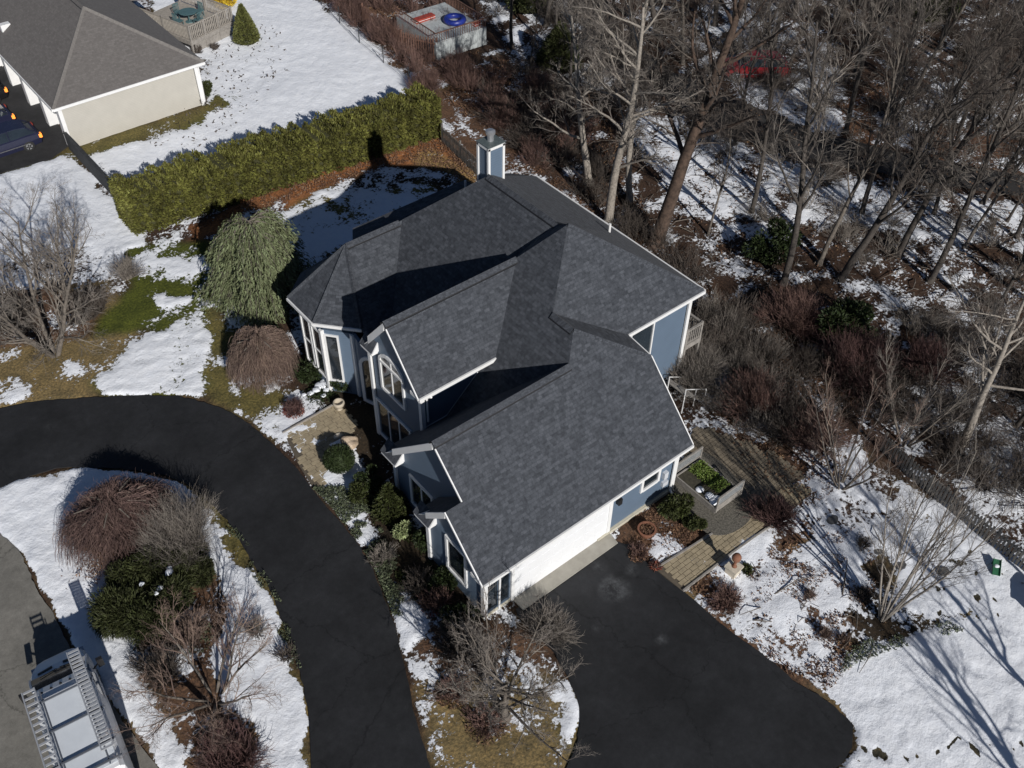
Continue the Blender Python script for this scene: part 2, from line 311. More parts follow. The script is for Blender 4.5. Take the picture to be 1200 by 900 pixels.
# (colour or None, snow cover or None, softness, polygon): later ones lie over earlier ones
COVERS = [
 (LIT, .24, [(36.39, 77.03), (105.19, 24.92), (42.79, 0.06), (25.68, 13.7), (29.08, 21.91), (34.84, 38.74), (33.63, 47.44), (35.65, 65.27)]),
 (LIT, .50, [(46.71, 60.71), (54.12, 55.07), (49.16, 44.43), (42.22, 42.19), (39.26, 47.4)]),
 (LIT, .52, [(59.87, 48.69), (64.45, 43.25), (56.56, 32.55), (50.77, 27.56), (48.25, 30.14), (48.49, 35.93), (51.06, 42.97)]),
 (LIT, .80, [(51.1, 37.5), (54.93, 32.35), (50.68, 28.25), (47.86, 30.83), (48.32, 35.78)]),
 ((.13,.07,.042), .30, [(54.47, 32), (58.83, 30.78), (54.56, 25.87), (50.79, 26.31), (50.34, 28.52)]),
 (LIT, .50, [(55.56, 30.44), (63.55, 28.63), (54.07, 22.55), (51.36, 26.11)]),
 ((.12,.068,.045), .32, [(55.44, 26.47), (62.76, 20.79), (57.67, 17.97), (52.68, 23.39)]),
 (LIT, .72, [(42.61, 39.79), (44.28, 36.47), (44.77, 31.24), (46.39, 27.36), (49.02, 23.25), (52.8, 17.87), (53.55, 15.18), (49.49, 14.42), (45.36, 19.59), (41.85, 24.36), (37.57, 23.79), (35.77, 25.2), (37.43, 29.91), (39.31, 35.25)]),
 (LIT, .40, [(38.09, 36.2), (36.83, 29.33), (38.15, 24.29), (45.43, 18.56), (47.04, 14.48), (41.01, 10.93), (37.72, 12.05), (38.85, 14.18), (37.98, 20.72), (34.66, 22.45), (33.99, 26.61), (34.57, 31.1)]),
 (BRN, .36, [(34.42, 36.7), (34.18, 29.36), (32.94, 23.81), (33.31, 17.03), (30.1, 12.64), (28.06, 14.27), (27.57, 17.29), (26.85, 19.24), (27.57, 21.57), (27.57, 23.89), (30.07, 34.63)]),
 (LIT, .54, [(36.51, 14.49), (44.24, 8.37), (34.44, 3.28), (32.12, 5.69), (31.35, 9.18), (31.24, 13.04)]),
 (LIT, .78, [(36.75, 12.1), (36.67, 10.06), (35.62, 5.78), (33.08, 4.37), (32.25, 6.15), (34.52, 10.42)]),
 (BRN, .30, [(33.63, 56.39), (35.65, 50.19), (36.42, 43.91), (33.63, 37.32), (31.65, 38.86), (30.97, 42.97), (33.52, 51.1), (35.65, 65.27), (37.92, 71.52), (43.85, 67.02)]),
 (BRN, .66, [(35.65, 65.27), (36.56, 64.57), (33.74, 52.41), (34.62, 50.69), (32.74, 50.96)]),
 (GRASS, 1.45, [(28.41, 83.07), (33.63, 79.12), (34.79, 65.92), (33.3, 50.97), (35.75, 49.37), (26.75, 48.78), (13.65, 51.11), (13.56, 54.14), (12.81, 55.2), (16.61, 54.77), (20.13, 53.92), (22.11, 55.28), (22.6, 58.81), (24.41, 61.14), (23.53, 65.78)]),
 (GRASS, 1.02, [(23.59, 61.01), (24.25, 56.11), (30.28, 62.25), (23.62, 53.84), (20.54, 53.6), (16.32, 54.13), (20.6, 54.85)]),
 (OLIVE, .05, [(11.34, 56.69), (13.03, 57.18), (21.29, 56.46), (22.93, 56.85), (22.67, 55.66), (19.69, 54.77), (16.69, 54.95), (13.47, 54.92), (11.4, 56.18)]),
 (GRASS, 1.4, [(-0.34, 57.25), (8.55, 56.56), (11.43, 56.27), (12.57, 55.26), (12.3, 45.95), (11.46, 44.32), (7.92, 47.11), (-2.11, 49.76)]),
 (LIT, .64, [(-1.43, 52.64), (8.19, 47.83), (11.35, 45.34), (10.79, 43.02), (7.94, 42.67), (-2.74, 47.08)]),
 (TAN, .20, [(-2.11, 49.76), (6.86, 44.36), (9.14, 43.43), (9.43, 39.02), (6.99, 36.41), (5.76, 35.42), (1.97, 37.62), (-4.39, 40.09)]),
 (BRN, .25, [(2.87, 47.51), (8.87, 42.78), (7.01, 39.37), (1.46, 43)]),
 (GREEN, .12, [(11.51, 45.7), (14.95, 43.09), (12.92, 38.57), (10.42, 37.84), (7.28, 39.54), (7.53, 41.16), (9.87, 41.99)]),
 (GREEN, .72, [(11.39, 44.37), (13.09, 44.93), (14.35, 42.99), (13.93, 41.28), (11.51, 41.57), (10.3, 42.96)]),
 (GREEN, .66, [(10.97, 40.61), (12.37, 39.68), (12.13, 39.02), (10.7, 39.65)]),
 (TAN, .80, [(0.82, 40.95), (3.36, 39.15), (3.7, 38.17), (2.67, 37.47), (0.05, 38.48)]),
 (TAN, .55, [(5.07, 38.65), (6.53, 38.23), (6.38, 36.89), (5.05, 37.59)]),
 (GRASS, .93, [(12.99, 38.51), (10.43, 34.41), (9.15, 32.87), (5.83, 35.78), (5.88, 36.86), (7.19, 37.34), (8.9, 37.87), (11.17, 38.46)]),
 (OLIVE, .20, [(12.48, 38.25), (13.01, 37.83), (11.89, 32.53), (11.1, 30.71), (10.43, 30.5), (9.29, 32.49), (9.64, 33.6)]),
 (OLIVE, .82, [(11.5, 34.45), (11.8, 33.18), (12.25, 30.83), (13.53, 29.12), (13.64, 28.35), (10.81, 28.31), (10.36, 29.76), (10.08, 31.18), (10.46, 32.95)]),
 (OLIVE, .30, [(11.67, 32.13), (11.98, 30.35), (10.56, 30.13), (10.63, 31.42)]),
 (OLIVE, .45, [(6.62, 28.9), (7.16, 26.62), (6.99, 23.64), (6.48, 20.15), (5.68, 17.72), (4.28, 14.73), (3.85, 15.08), (5.26, 18.06), (6.04, 21.91), (6.39, 25.16)]),
 (TAN, 1.3, [(-4.77, 33.3), (0.42, 33.14), (1.78, 32.99), (3.08, 32.61), (4.97, 30.92), (6.36, 28.99), (6.64, 26.87), (6.6, 23.95), (6.22, 20.82), (5.54, 18.25), (4.86, 16.35), (2.84, 12.61), (0.37, 14.28), (0.38, 17.88), (0.24, 20.07), (0.04, 22.46), (-0.15, 24.78), (-0.12, 26.85), (-0.01, 28.72), (-0.2, 30.21), (-0.31, 31.05), (-4.93, 32.66)]),
 (OLIVE, .55, [(6.62, 28.9), (7.16, 26.62), (6.99, 23.64), (6.72, 22.34), (6.22, 22.25), (6.2, 24.79), (6.2, 27.5)]),
 (BRN, .25, [(1.58, 29.54), (3.1, 29.98), (5.06, 27.85), (4.59, 26.08), (2.35, 26.94), (1.61, 28.04)]),
 (BRN, .35, [(2.57, 26.66), (5.7, 24.67), (5.24, 22.55), (3.44, 19.94), (3.19, 17.31), (1.51, 13.68), (0.08, 14.84), (1.18, 18.93), (1.41, 22.87), (1.39, 24.69)]),
 (SOIL, .50, [(12.28, 30.11), (14.07, 28.69), (12.22, 24.43), (11.63, 20.45), (11.04, 17.9), (12.09, 16.11), (13.27, 15.35), (13.15, 13.44), (12.01, 13.05), (8.99, 15.06), (8.64, 15.34), (9.16, 16.87), (9.81, 18.65), (10.22, 20.14), (10.45, 22.18), (10.56, 24.02), (10.57, 25.45)]),
 (SOIL, .88, [(10.7, 25.05), (11.97, 26.44), (12.69, 26.5), (13.11, 25.66), (12.32, 24.58), (11.78, 22.48), (11.02, 22.26), (10.84, 23.69)]),
 (SOIL, .80, [(10.67, 25.67), (11.71, 25.74), (11.26, 23.46), (10.77, 22.19), (10.49, 22.69), (10.53, 24.04)]),
 (SOIL, .76, [(9.75, 19.42), (10.72, 19.13), (11.21, 17.05), (9.78, 16.15), (8.71, 15.28), (8.6, 15.8), (9.23, 17.26), (9.59, 18.5)]),
 (SOIL, .12, [(12.22, 24.43), (13.34, 23.54), (12.41, 19.82), (12.32, 16.4), (11.35, 16.71), (10.98, 18.93), (11.31, 21.77)]),
 (SOIL, .05, [(13.11, 31.55), (16.88, 33.14), (17.5, 31.07), (14.15, 24.09), (12.5, 24.21), (13.38, 27.24), (13.17, 29.4)]),
 (TAN, .30, [(8.66, 15.32), (9.73, 15.05), (11.84, 13.79), (12.94, 12.74), (12.99, 11.97), (12.69, 11.01), (12.04, 10.37), (10.8, 9.67), (8.75, 8.33), (6.67, 10.01), (7.33, 12.27), (7.93, 13.88)]),
 (OLIVE, .68, [(12.72, 12.48), (13.02, 11.82), (12.35, 10.72), (11.26, 10.19), (11.05, 10.74), (12.1, 11.32)]),
 (BRN, .40, [(10.61, 17.3), (13.6, 13.98), (12.72, 12.48), (9.46, 14.68), (9.14, 15.79)]),
 (BRN, .30, [(16.71, 46.13), (21.34, 45.21), (31.15, 44.08), (31.65, 38.86), (29.64, 38.73), (28.87, 39.33), (27.84, 43), (24.47, 43.33), (18.37, 44.31)]),
 (ORA, .05, [(14.33, 44.94), (21.79, 45.99), (31.24, 44.64), (30.15, 40.61), (27.84, 43), (24.71, 43.71), (18.37, 44.31), (14.35, 43.47)]),
 (ORA, .08, [(19.69, 43.8), (23.93, 44.31), (26.25, 44.24), (30.45, 43.13), (30.19, 39.43), (28.5, 38.85), (26.92, 42.55), (24.28, 43.03), (21.36, 42.91), (19.38, 42.79)]),
 (STRAW, .12, [(27.76, 43.06), (30.16, 43.61), (30.19, 39.43), (30.26, 37.14), (28.6, 38.98), (28.03, 41.11)]),
 (OLIVE, .80, [(19.02, 43.08), (20.26, 43.36), (22.37, 43.64), (25.59, 43.25), (27.42, 42.4), (27.94, 39.73), (24.47, 39.01), (20.2, 38.39), (16.27, 37.82), (17.54, 40.48)]),
 (SOIL, .52, [(22.46, 43.79), (25.95, 43.78), (29.3, 41.16), (28.5, 38.85), (27.37, 40.62), (24, 41.71)]),
 (TAN, 1.02, [(28.06, 14.27), (30.1, 12.64), (30.25, 10.97), (30.15, 8.38), (29.65, 4.23), (28.6, -0.7), (22.61, -3.69), (14.93, 2.52), (17.76, 3.87), (18.94, 4.24), (19.44, 4.62), (19.58, 5.63), (19.17, 7), (19.03, 8.85), (18.88, 10.39), (18.76, 12.01), (19.59, 12.13), (21.59, 11.96), (24.62, 11.9), (26.36, 11.98)]),
 (TAN, 1.6, [(21.3, 6.02), (23.93, 5.69), (25.89, 4.81), (27.23, 2.81), (28.6, -0.7), (26.13, -1.94), (22.7, 0.45), (20.04, 2.97), (19.44, 4.62)]),
 (BRN, .76, [(19.12, 11.92), (20.87, 11.76), (22.96, 11.39), (24.22, 9.85), (22.69, 6.68), (20.28, 5.98), (19.17, 7), (19.03, 8.85), (18.88, 10.39)]),
 (BRN, .84, [(20.69, 11.16), (23.37, 10.02), (23.04, 7.33), (21.62, 6.64), (20.13, 7.39), (19.49, 9.25)]),
 (BRN, .30, [(19.76, 12.3), (20.47, 11.93), (20.46, 10.35), (19.74, 9.98), (19.39, 10.64), (19.15, 11.41)]),
 (SOIL, .32, [(24.94, 8.76), (26.33, 8.16), (24.55, 6.12), (26.47, 4.82), (24.76, 4.79), (22.84, 5.66), (21.2, 6.32), (22.45, 6.88)]),
 (BRN, .38, [(23.73, 12.94), (25.8, 12.43), (25.57, 10.92), (24.02, 10.54), (22.96, 11.39)]),
 (LIT, .70, [(28.06, 14.27), (30.45, 11.12), (29.22, 8.57), (26.15, 8.84), (24.55, 10.11), (25.53, 12.65)]),
 (BRN, .20, [(18.42, 15.18), (20.05, 15.88), (22.19, 15.31), (21.73, 13.44), (18.76, 13.3), (18.57, 14.37)]),
 (BRN, .80, [(19.49, 14.69), (20.31, 14.68), (20.46, 13.65), (20.29, 13.26), (19.09, 13.34), (18.96, 14.06)]),
 (BRN, .25, [(22.08, 15.69), (23.89, 16.34), (25.89, 17.29), (26.8, 14.65), (27.1, 12.57), (26.28, 11.48), (24.62, 11.9), (20.63, 12.21)]),
]
FOOT = []
fr_ = random.Random(77)
for (x,y) in [(23.29, 0.81), (22.8, 0.89), (22.64, 1.18), (22.06, 1.34), (21.9, 1.62), (21.33, 1.78), (21.12, 2.1), (20.51, 2.29), (20.25, 2.65), (19.69, 2.79), (19.44, 3.15), (18.82, 3.46), (28.81, 6.71), (28.8, 5.93), (28.02, 5.89), (28.17, 5.16), (26.74, 5.81), (27.86, 4.42), (28.01, 7.35), (27.44, 3.81), (25.71, 5.57), (27.07, 5.06)]: FOOT.append((x+fr_.uniform(-.2,.2), y+fr_.uniform(-.2,.2), fr_.uniform(.07,.13)))
xs = np.concatenate([[-420,-200,-90,-45,-25,-16,-11], np.arange(-8,34,.12), np.arange(34,84,.25), [85,90,100,130,200,420]])
ys = np.concatenate([[-420,-200,-90,-40,-20,-10,-6], np.arange(-4,48,.12), np.arange(48,90,.25), [91,96,110,150,240,420]])
GX, GY = np.meshgrid(xs, ys, indexing='ij')
wx = GX + (fbm(GX*.9, GY*.9, 5, 4)-.5)*1.3 + (fbm(GX*4, GY*4, 55, 2)-.5)*.3
wy = GY + (fbm(GX*.9, GY*.9, 25, 4)-.5)*1.3 + (fbm(GX*4, GY*4, 75, 2)-.5)*.3
colr = np.empty(GX.shape+(3,)); colr[:] = LIT; snow = np.full(GX.shape, .45)
for c, s, P in COVERS:
    m = inpoly(wx, wy, P)
    if c is not None: colr[m] = c
    if s is not None: snow[m] = s
def blur(a, k=1):
    for _ in range(k):
        a = a.copy(); a[1:-1] = (a[:-2]+2*a[1:-1]+a[2:])/4; a[:,1:-1] = (a[:,:-2]+2*a[:,1:-1]+a[:,2:])/4
    return a
snow = blur(snow, 3); colr = blur(colr, 4)
# nothing bare inside streets: street sheets cover a slightly lowered ground
road = np.zeros(GX.shape, bool)
for P in (DRIVE, PAD, ROAD, FAR, NDRIVE): road |= inpoly(GX, GY, P)
isl = inpoly(GX, GY, AISLE); road &= ~isl
rd = blur(road.astype(float), 2)
det = (fbm(GX*1.1, GY*1.1, 101, 5, .6)-.5)*1.5
s0 = snow + det
s0 = s0 - rd*1.2
for fx_, fy_, fr2 in FOOT: s0 = np.where((wx-fx_)**2*.6+(wy-fy_)**2 < fr2**2, np.minimum(s0, .1), s0); colr[(wx-fx_)**2*.6+(wy-fy_)**2 < (fr2*1.6)**2] = (.05,.048,.035)
snowz = np.clip((s0-.5)*2.2, 0, 1)
Z = snowz*.055 + snowz*(fbm(GX*2.6, GY*2.6, 301, 3)-.5)*.07 + (fbm(GX*1.7, GY*1.7, 201, 4)-.5)*.05 + (fbm(GX*.33, GY*.33, 401, 2)-.5)*.12*snowz - np.clip(rd*1.6,0,1)*.07
far_ = np.clip((np.hypot(GX-20, GY-30)-60)/60, 0, 1); Z = Z*(1-far_)
V = np.stack([GX, GY, Z], -1).reshape(-1,3)
nx, ny = GX.shape
I = np.arange(nx*ny).reshape(nx, ny)
F = np.stack([I[:-1,:-1], I[1:,:-1], I[1:,1:], I[:-1,1:]], -1).reshape(-1,4)
me = bpy.data.meshes.new('ground')
me.vertices.add(len(V)); me.vertices.foreach_set('co', V.astype(np.float32).ravel())
me.loops.add(F.size); me.loops.foreach_set('vertex_index', F.astype(np.int32).ravel())
me.polygons.add(len(F)); me.polygons.foreach_set('loop_start', np.arange(0, F.size, 4, dtype=np.int32))
me.update(calc_edges=True); me.shade_smooth()
ca = me.attributes.new('cover', 'FLOAT_COLOR', 'POINT')
ca.data.foreach_set('color', np.concatenate([colr.reshape(-1,3), np.ones((nx*ny,1))], 1).astype(np.float32).ravel())
sa = me.attributes.new('snow', 'FLOAT', 'POINT'); sa.data.foreach_set('value', s0.astype(np.float32).ravel())
def groundmat():
    m, t, b = newmat('ground_cover'); b.inputs['Roughness'].default_value = .9; b.inputs['Specular IOR Level'].default_value = .2
    ac = N(t, 'ShaderNodeAttribute', attribute_name='cover'); an = N(t, 'ShaderNodeAttribute', attribute_name='snow')
    n1 = noise(t, 9, 5, .75); n2 = noise(t, 1.1, 4, .6)
    r1 = ramp(t, n1.outputs[0], [(.3, (.3,.3,.32)), (.5, (.9,.88,.85)), (.68, (1.7,1.5,1.25))])
    r2 = ramp(t, n2.outputs[0], [(.3, (.7,.72,.75)), (.7, (1.3,1.25,1.15))])
    def mul(a, c):
        q = t.nodes.new('ShaderNodeMix'); q.data_type = 'RGBA'; q.blend_type = 'MULTIPLY'; q.inputs[0].default_value = 1
        t.links.new(a, q.inputs[6]); t.links.new(c, q.inputs[7]); return q.outputs[2]
    base = mul(mul(ac.outputs['Color'], r1.outputs[0]), r2.outputs[0])
    n3 = noise(t, 5.5, 5, .7)
    sb = N(t, 'ShaderNodeMath', operation='MULTIPLY_ADD'); sb.inputs[1].default_value = 1.9; sb.inputs[2].default_value = -.95; t.links.new(n3.outputs[0], sb.inputs[0])
    ad = N(t, 'ShaderNodeMath', operation='ADD'); t.links.new(an.outputs['Fac'], ad.inputs[0]); t.links.new(sb.outputs[0], ad.inputs[1])
    sr = ramp(t, ad.outputs[0], [(.47, (0,0,0)), (.56, (1,1,1))])
    n4 = noise(t, 3, 4); sc = ramp(t, n4.outputs[0], [(.3, (.82,.85,.90)), (.7, (.90,.92,.95))])
    mi = t.nodes.new('ShaderNodeMix'); mi.data_type = 'RGBA'; t.links.new(sr.outputs[0], mi.inputs[0]); t.links.new(base, mi.inputs[6]); t.links.new(sc.outputs[0], mi.inputs[7])
    t.links.new(mi.outputs[2], b.inputs['Base Color'])
    bp = t.nodes.new('ShaderNodeBump'); bp.inputs['Strength'].default_value = .8; bp.inputs['Distance'].default_value = .05
    hh = N(t, 'ShaderNodeMath', operation='MULTIPLY_ADD'); hh.inputs[1].default_value = .6; t.links.new(n1.outputs[0], hh.inputs[0]); t.links.new(sr.outputs[0], hh.inputs[2])
    n5 = noise(t, 4, 4, .6); hh2 = N(t, 'ShaderNodeMath', operation='MULTIPLY_ADD'); hh2.inputs[1].default_value = .9; t.links.new(n5.outputs[0], hh2.inputs[0]); t.links.new(hh.outputs[0], hh2.inputs[2])
    t.links.new(hh2.outputs[0], bp.inputs['Height']); t.links.new(bp.outputs[0], b.inputs['Normal'])
    return m
me.materials.append(groundmat())
g = bpy.data.objects.new('ground', me); COL.objects.link(g); g['kind'] = 'structure'
def wobble(P, seed):
    r = random.Random(seed); Q = []
    for a, b in zip(P, list(P[1:])+[P[0]]):
        L = math.hypot(b[0]-a[0], b[1]-a[1]); k = max(1, int(L/.22)) if L < 12 else 1
        for i in range(k):
            t = i/k; Q.append((a[0]+(b[0]-a[0])*t + r.gauss(0,.022) + .05*sin(len(Q)*.37), a[1]+(b[1]-a[1])*t + r.gauss(0,.022) + .05*sin(len(Q)*.29+1)))
    return Q
def sheet(name, P, z, mat, thick=.04):
    P = wobble(P, len(P)); m = MB(); m.prism([(p[0],p[1],z-thick) for p in P], (0,0,thick)); o = m.build(name, mat, kind='structure'); return o
A1 = asphalt('sealed_black_asphalt', (.015,.0155,.0165), (.032,.033,.036), .7, [(*(16.83, 13.75), 1.0, .75), (*(17.06, 14.81), .6, .4), (*(16.66, 11.07), .5, .45), (*(17.94, 13.96), .6, .45), (*(3.35, 35.21), 1.4, .15), (*(15.19, 12.93), .5, .3)])
A2 = asphalt('grey_street_asphalt', (.17,.163,.145), (.25,.238,.21), .9)
A3 = asphalt('far_street_asphalt', (.035,.033,.032), (.055,.052,.05), .9)
sheet('driveway', DRIVE, .012, A1); sheet('garage_forecourt', PAD, .014, A1); sheet('street', ROAD, .012, A2)
sheet('back_street', FAR, .012, A3); sheet('neighbour_driveway', NDRIVE, .012, asphalt('worn_black_asphalt', (.025,.025,.026), (.05,.05,.052), .85))
m = MB(); ap = [(13.5, 15.79), (18.47, 15.83), (18.39, 15.2), (13.5, 15.17)]
m.prism([(p[0],p[1],-.05) for p in ap], (0,0,.11)); m.build('concrete_apron', M['conc'], kind='structure')
# ---------------------------------------------------------------- the blue house
def roof_face(name, P, parent, mat, th=.14):
    """roof slope as a slab; uv in metres (u along the level line, v up the slope)"""
    m = MB(); P = [Vector(p) for p in P]; n = Vector((0,0,0))
    for i in range(len(P)):                                   # Newell normal
        a = P[i]; b = P[(i+1)%len(P)]; n += Vector(((a.y-b.y)*(a.z+b.z), (a.z-b.z)*(a.x+b.x), (a.x-b.x)*(a.y+b.y)))
    n.normalize()
    if n.z < 0: P = P[::-1]; n = -n
    u = Vector((0,0,1)).cross(n); u.normalize(); v = n.cross(u)
    m.prism(P, (0,0,-th))
    k = len(P); uv = []
    for f in m.f:
        for i in f:
            p = Vector(m.v[i]); uv.append((p.dot(u)+100, p.dot(v)+100))
    m.uv = uv
    return m.build(name, mat, parent)
def edge_board(m, a, b, h=.17, t=.05, out=(0,0,0), drop=.0):
    a = Vector(a); b = Vector(b); d = (b-a); L = d.length; d.normalize()
    n = Vector(out).normalized()
    m.obox(a - Vector((0,0,drop)), d, (0,0,1), n, (0, L), (-h, .005), (0.002, t))
def cap(parent, a, b, w=.17, mat=None, name='ridge_cap', slope=.9):
    a = Vector(a); b = Vector(b); d = b-a; L = d.length; d.normalize(); s = d.cross(Vector((0,0,1))).normalized(); up = s.cross(d)
    m = MB(); k = max(1, int(L/.3))
    for i in range(k):
        o = a + d*(L*i/k)
        P = [o-s*w-up*(w*slope-.06), o+up*.07, o+s*w-up*(w*slope-.06), o+s*w-up*(w*slope-.04), o+up*.04, o-s*w-up*(w*slope-.04)]
        m.prism(P, d*(L/k*.97) )
    m.uv = [(m.v[i][0]*2, m.v[i][1]*2+m.v[i][2]) for f in m.f for i in f]
    o_ = m.build(name, mat or M['shingle'], parent)
    if name == 'ridge_cap':
        q = MB(); q.prism([a-s*(w+.03)-up*((w+.03)*slope-.05), a+up*.07, a+s*(w+.03)-up*((w+.03)*slope-.05), a+s*w-up*(w*slope+.05), a-up*.02, a-s*w-up*(w*slope+.05)], d*L); q.build('ridge_shadow_strip', M['dark'], o_)  # black strip past the cap edges: painted stand-in for the cap's shadow line
    return o_
def wallx(name, parent, x, yz, mat, t=.15, **k):          # wall facing -X, thickness inwards
    m = MB(); m.prism([(x, y, z) for y, z in yz], (t,0,0)); return m.build(name, mat, parent, **k)
def wally(name, parent, y, xz, mat, t=.15, **k):
    m = MB(); m.prism([(x, y, z) for x, z in xz], (0,t,0)); return m.build(name, mat, parent, **k)
def window(parent, o, u, n, w, h, mv=1, mh=0, fr=.10, arch=0, mat=None, name='window', shape=None, glass=None):
    """o lower left corner on the wall, u along, n outwards; frame + sub-parts pane, muntin"""
    o = Vector(o); u = Vector(u).normalized(); n = Vector(n).normalized(); v = Vector((0,0,1)); mat = mat or M['white']
    f = MB()
    top = h
    f.obox(o, u, v, n, (-fr, 0), (-fr, h+(0 if arch or shape else fr)), (0.0, .07)); f.obox(o, u, v, n, (w, w+fr), (-fr, h+(0 if arch or shape else fr)), (0.0, .07))
    f.obox(o, u, v, n, (0, w), (-fr, 0), (0.0, .085))
    if arch:
        k = 10; prev = None
        for i in range(k+1):
            a = pi*i/k; q = (w/2-cos(a)*(w/2+fr), h+sin(a)*(arch+fr)); qi = (w/2-cos(a)*w/2, h+sin(a)*arch)
            if prev: f.prism([o+u*prev[0][0]+v*prev[0][1], o+u*q[0]+v*q[1], o+u*qi[0]+v*qi[1], o+u*prev[1][0]+v*prev[1][1]], n*.07)
            prev = (q, qi)
    elif not shape: f.obox(o, u, v, n, (0, w), (h, h+fr), (0.0, .07))
    wo = f.build(name, mat, parent)
    p = MB(); pts = [o, o+u*w, o+u*w+v*h]
    if arch: pts += [o+u*(w/2-cos(a)*w/2)+v*(h+sin(a)*arch) for a in [pi*(1-i/10) for i in range(1,10)]]
    pts += [o+v*h]
    p.prism([q+n*.012 for q in pts], n*.008); p.build('pane', glass or M['glass'], wo)
    for i in range(1, mv+1):
        q = MB(); q.obox(o, u, v, n, (w*i/(mv+1)-.03, w*i/(mv+1)+.03), (0, h+(arch*.97 if arch and mv == 1 else 0)), (.021, .05)); q.build('muntin', mat, wo)
    for i in range(1, mh+1):
        q = MB(); q.obox(o, u, v, n, (0, w), (h*i/(mh+1)-.03, h*i/(mh+1)+.03), (.021, .055)); q.build('muntin', mat, wo)
    return wo
H = thing('blue_house', 'large blue clapboard house with dark charcoal shingle roofs and white trim', 'house', (18, 22, 0))
ZG = lambda y: 2.8+(y-15.49)
KN = 1.0132
def NS(p): return (p[0]*KN, p[1]*KN, 32-(32-p[2])*KN)
PK=(22.0,23.02,9.34)
P1=(18.88,19.2,6.51); P2=(19.72,19.95,7.26); P3=(19.72,21.15,7.26); RS=PK; RN=NS((21.85,27.8,9.2)); RM=NS((21.85,23.2,9.2))
roof_face('garage_roof', [(11.86,15.49,2.8),(22.43,15.49,2.8),(22.43,18.25,5.56),P2,P1,(12.6,19.2,6.51),(12.6,17.56,4.87),(11.86,17.56,4.87)], H, M['shingle'])
roof_face('garage_roof', [(11.86,17.56,4.87),(11.86,18.75,3.68),(12.2,18.75,3.68),(12.2,19.63,2.8),(13.1,19.63,2.8),(13.1,17.56,4.87)], H, M['shingle'])
roof_face('garage_roof', [(12.6,19.2,6.51),P1,(15.31,22.4,3.31),(14.3,22.4,3.31),(14.3,22.9,2.81),(12.98,22.9,2.81),(12.98,21.95,3.76),(12.6,21.95,3.76)], H, M['shingle'])
roof_face('clipped_gable_roof', [P2,(22.43,18.25,5.56),(22.5,19.65,5.66),P3], H, M['shingle'])
roof_face('main_roof', [PK,P3,P2,P1,(15.31,22.4,3.31),(16.1,24.6,4.02),(20.37,24.09,7.87)], H, M['shingle'])
roof_face('main_roof', [NS(q) for q in ((21.85,22.6,9.2),(15.1,22.6,3.1),(15.3,26.4,3.3),(19.1,30.4,6.72),(21.85,27.8,9.2))], H, M['shingle'])
roof_face('main_roof', [PK,(20.37,24.09,7.87),(20.7,25.0,6.9),(22.2,24.2,8.55)], H, M['shingle'], .04)
roof_face('main_roof', [RS,(19.72,21.15,7.2),(22.5,19.65,5.7),(26.95,19.65,5.7)], H, M['shingle'])
roof_face('main_roof', [PK,(26.95,19.65,5.7),(26.95,24.5,5.7),(22.14,24.0,8.88)], H, M['shingle'])
roof_face('main_roof', [RM,(26.95,22.6,5.68),(26.95,30.6,5.68),RN], H, M['shingle'])
roof_face('main_roof', [RN,(26.95,30.6,5.7),(26.1,31.6,5.7)], H, M['shingle'])
roof_face('main_roof', [RN,(26.1,31.6,5.7)]+[NS(q) for q in ((16.0,31.3,5.7),(16.2,30.4,6.66),(19.1,30.4,6.68))], H, M['shingle'])
roof_face('tower_roof', [(14.0,24.1,7.86),(20.4,24.1,7.86),(17.68,22.1,5.44),(14.0,22.1,5.44)], H, M['shingle'])
roof_face('tower_roof', [(14.0,24.1,7.86),(20.4,24.1,7.86),(17.68,26.1,5.44),(14.3,26.1,5.44),(14.3,25.35,6.35),(14.0,25.35,6.35)], H, M['shingle'])
roof_face('bay_roof', [NS(q) for q in [(16.2,30.4,6.7),(19.1,30.4,6.7),(15.3,26.4,3.3),(15.03,27.75,4.45)]], H, M['shingle'])
roof_face('bay_roof', [NS(q) for q in [(16.2,30.4,6.7),(15.03,27.75,4.45),(13.63,29.31,4.47)]], H, M['shingle'])
roof_face('bay_roof', [NS(q) for q in [(16.2,30.4,6.7),(13.63,29.31,4.47),(13.63,31.4,4.47)]], H, M['shingle'])
roof_face('bay_roof', [NS(q) for q in [(16.2,30.4,6.7),(13.63,31.4,4.47),(15.0,32.6,4.45),(16.4,32.0,5.2)]], H, M['shingle'])
roof_face('rear_porch_roof', [(17.0,31.3,5.5),(24.4,31.3,5.5),(24.4,32.9,5.34),(18.0,32.9,5.34)], H, M['shingle'])
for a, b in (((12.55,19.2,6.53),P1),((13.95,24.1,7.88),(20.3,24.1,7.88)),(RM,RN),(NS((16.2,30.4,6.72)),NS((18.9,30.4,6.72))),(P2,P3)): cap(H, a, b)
for a, b in ((RS,(26.9,19.7,5.72)),(P2,(22.4,18.28,5.58)),(NS((16.2, 30.4, 6.7)),NS((13.63, 29.31, 4.5))),(NS((16.2, 30.4, 6.7)),NS((13.63, 31.4, 4.5))),(NS((16.2, 30.4, 6.7)),NS((15.03, 27.75, 4.48)))): cap(H, a, b, .09, name='hip_cap', slope=.95)
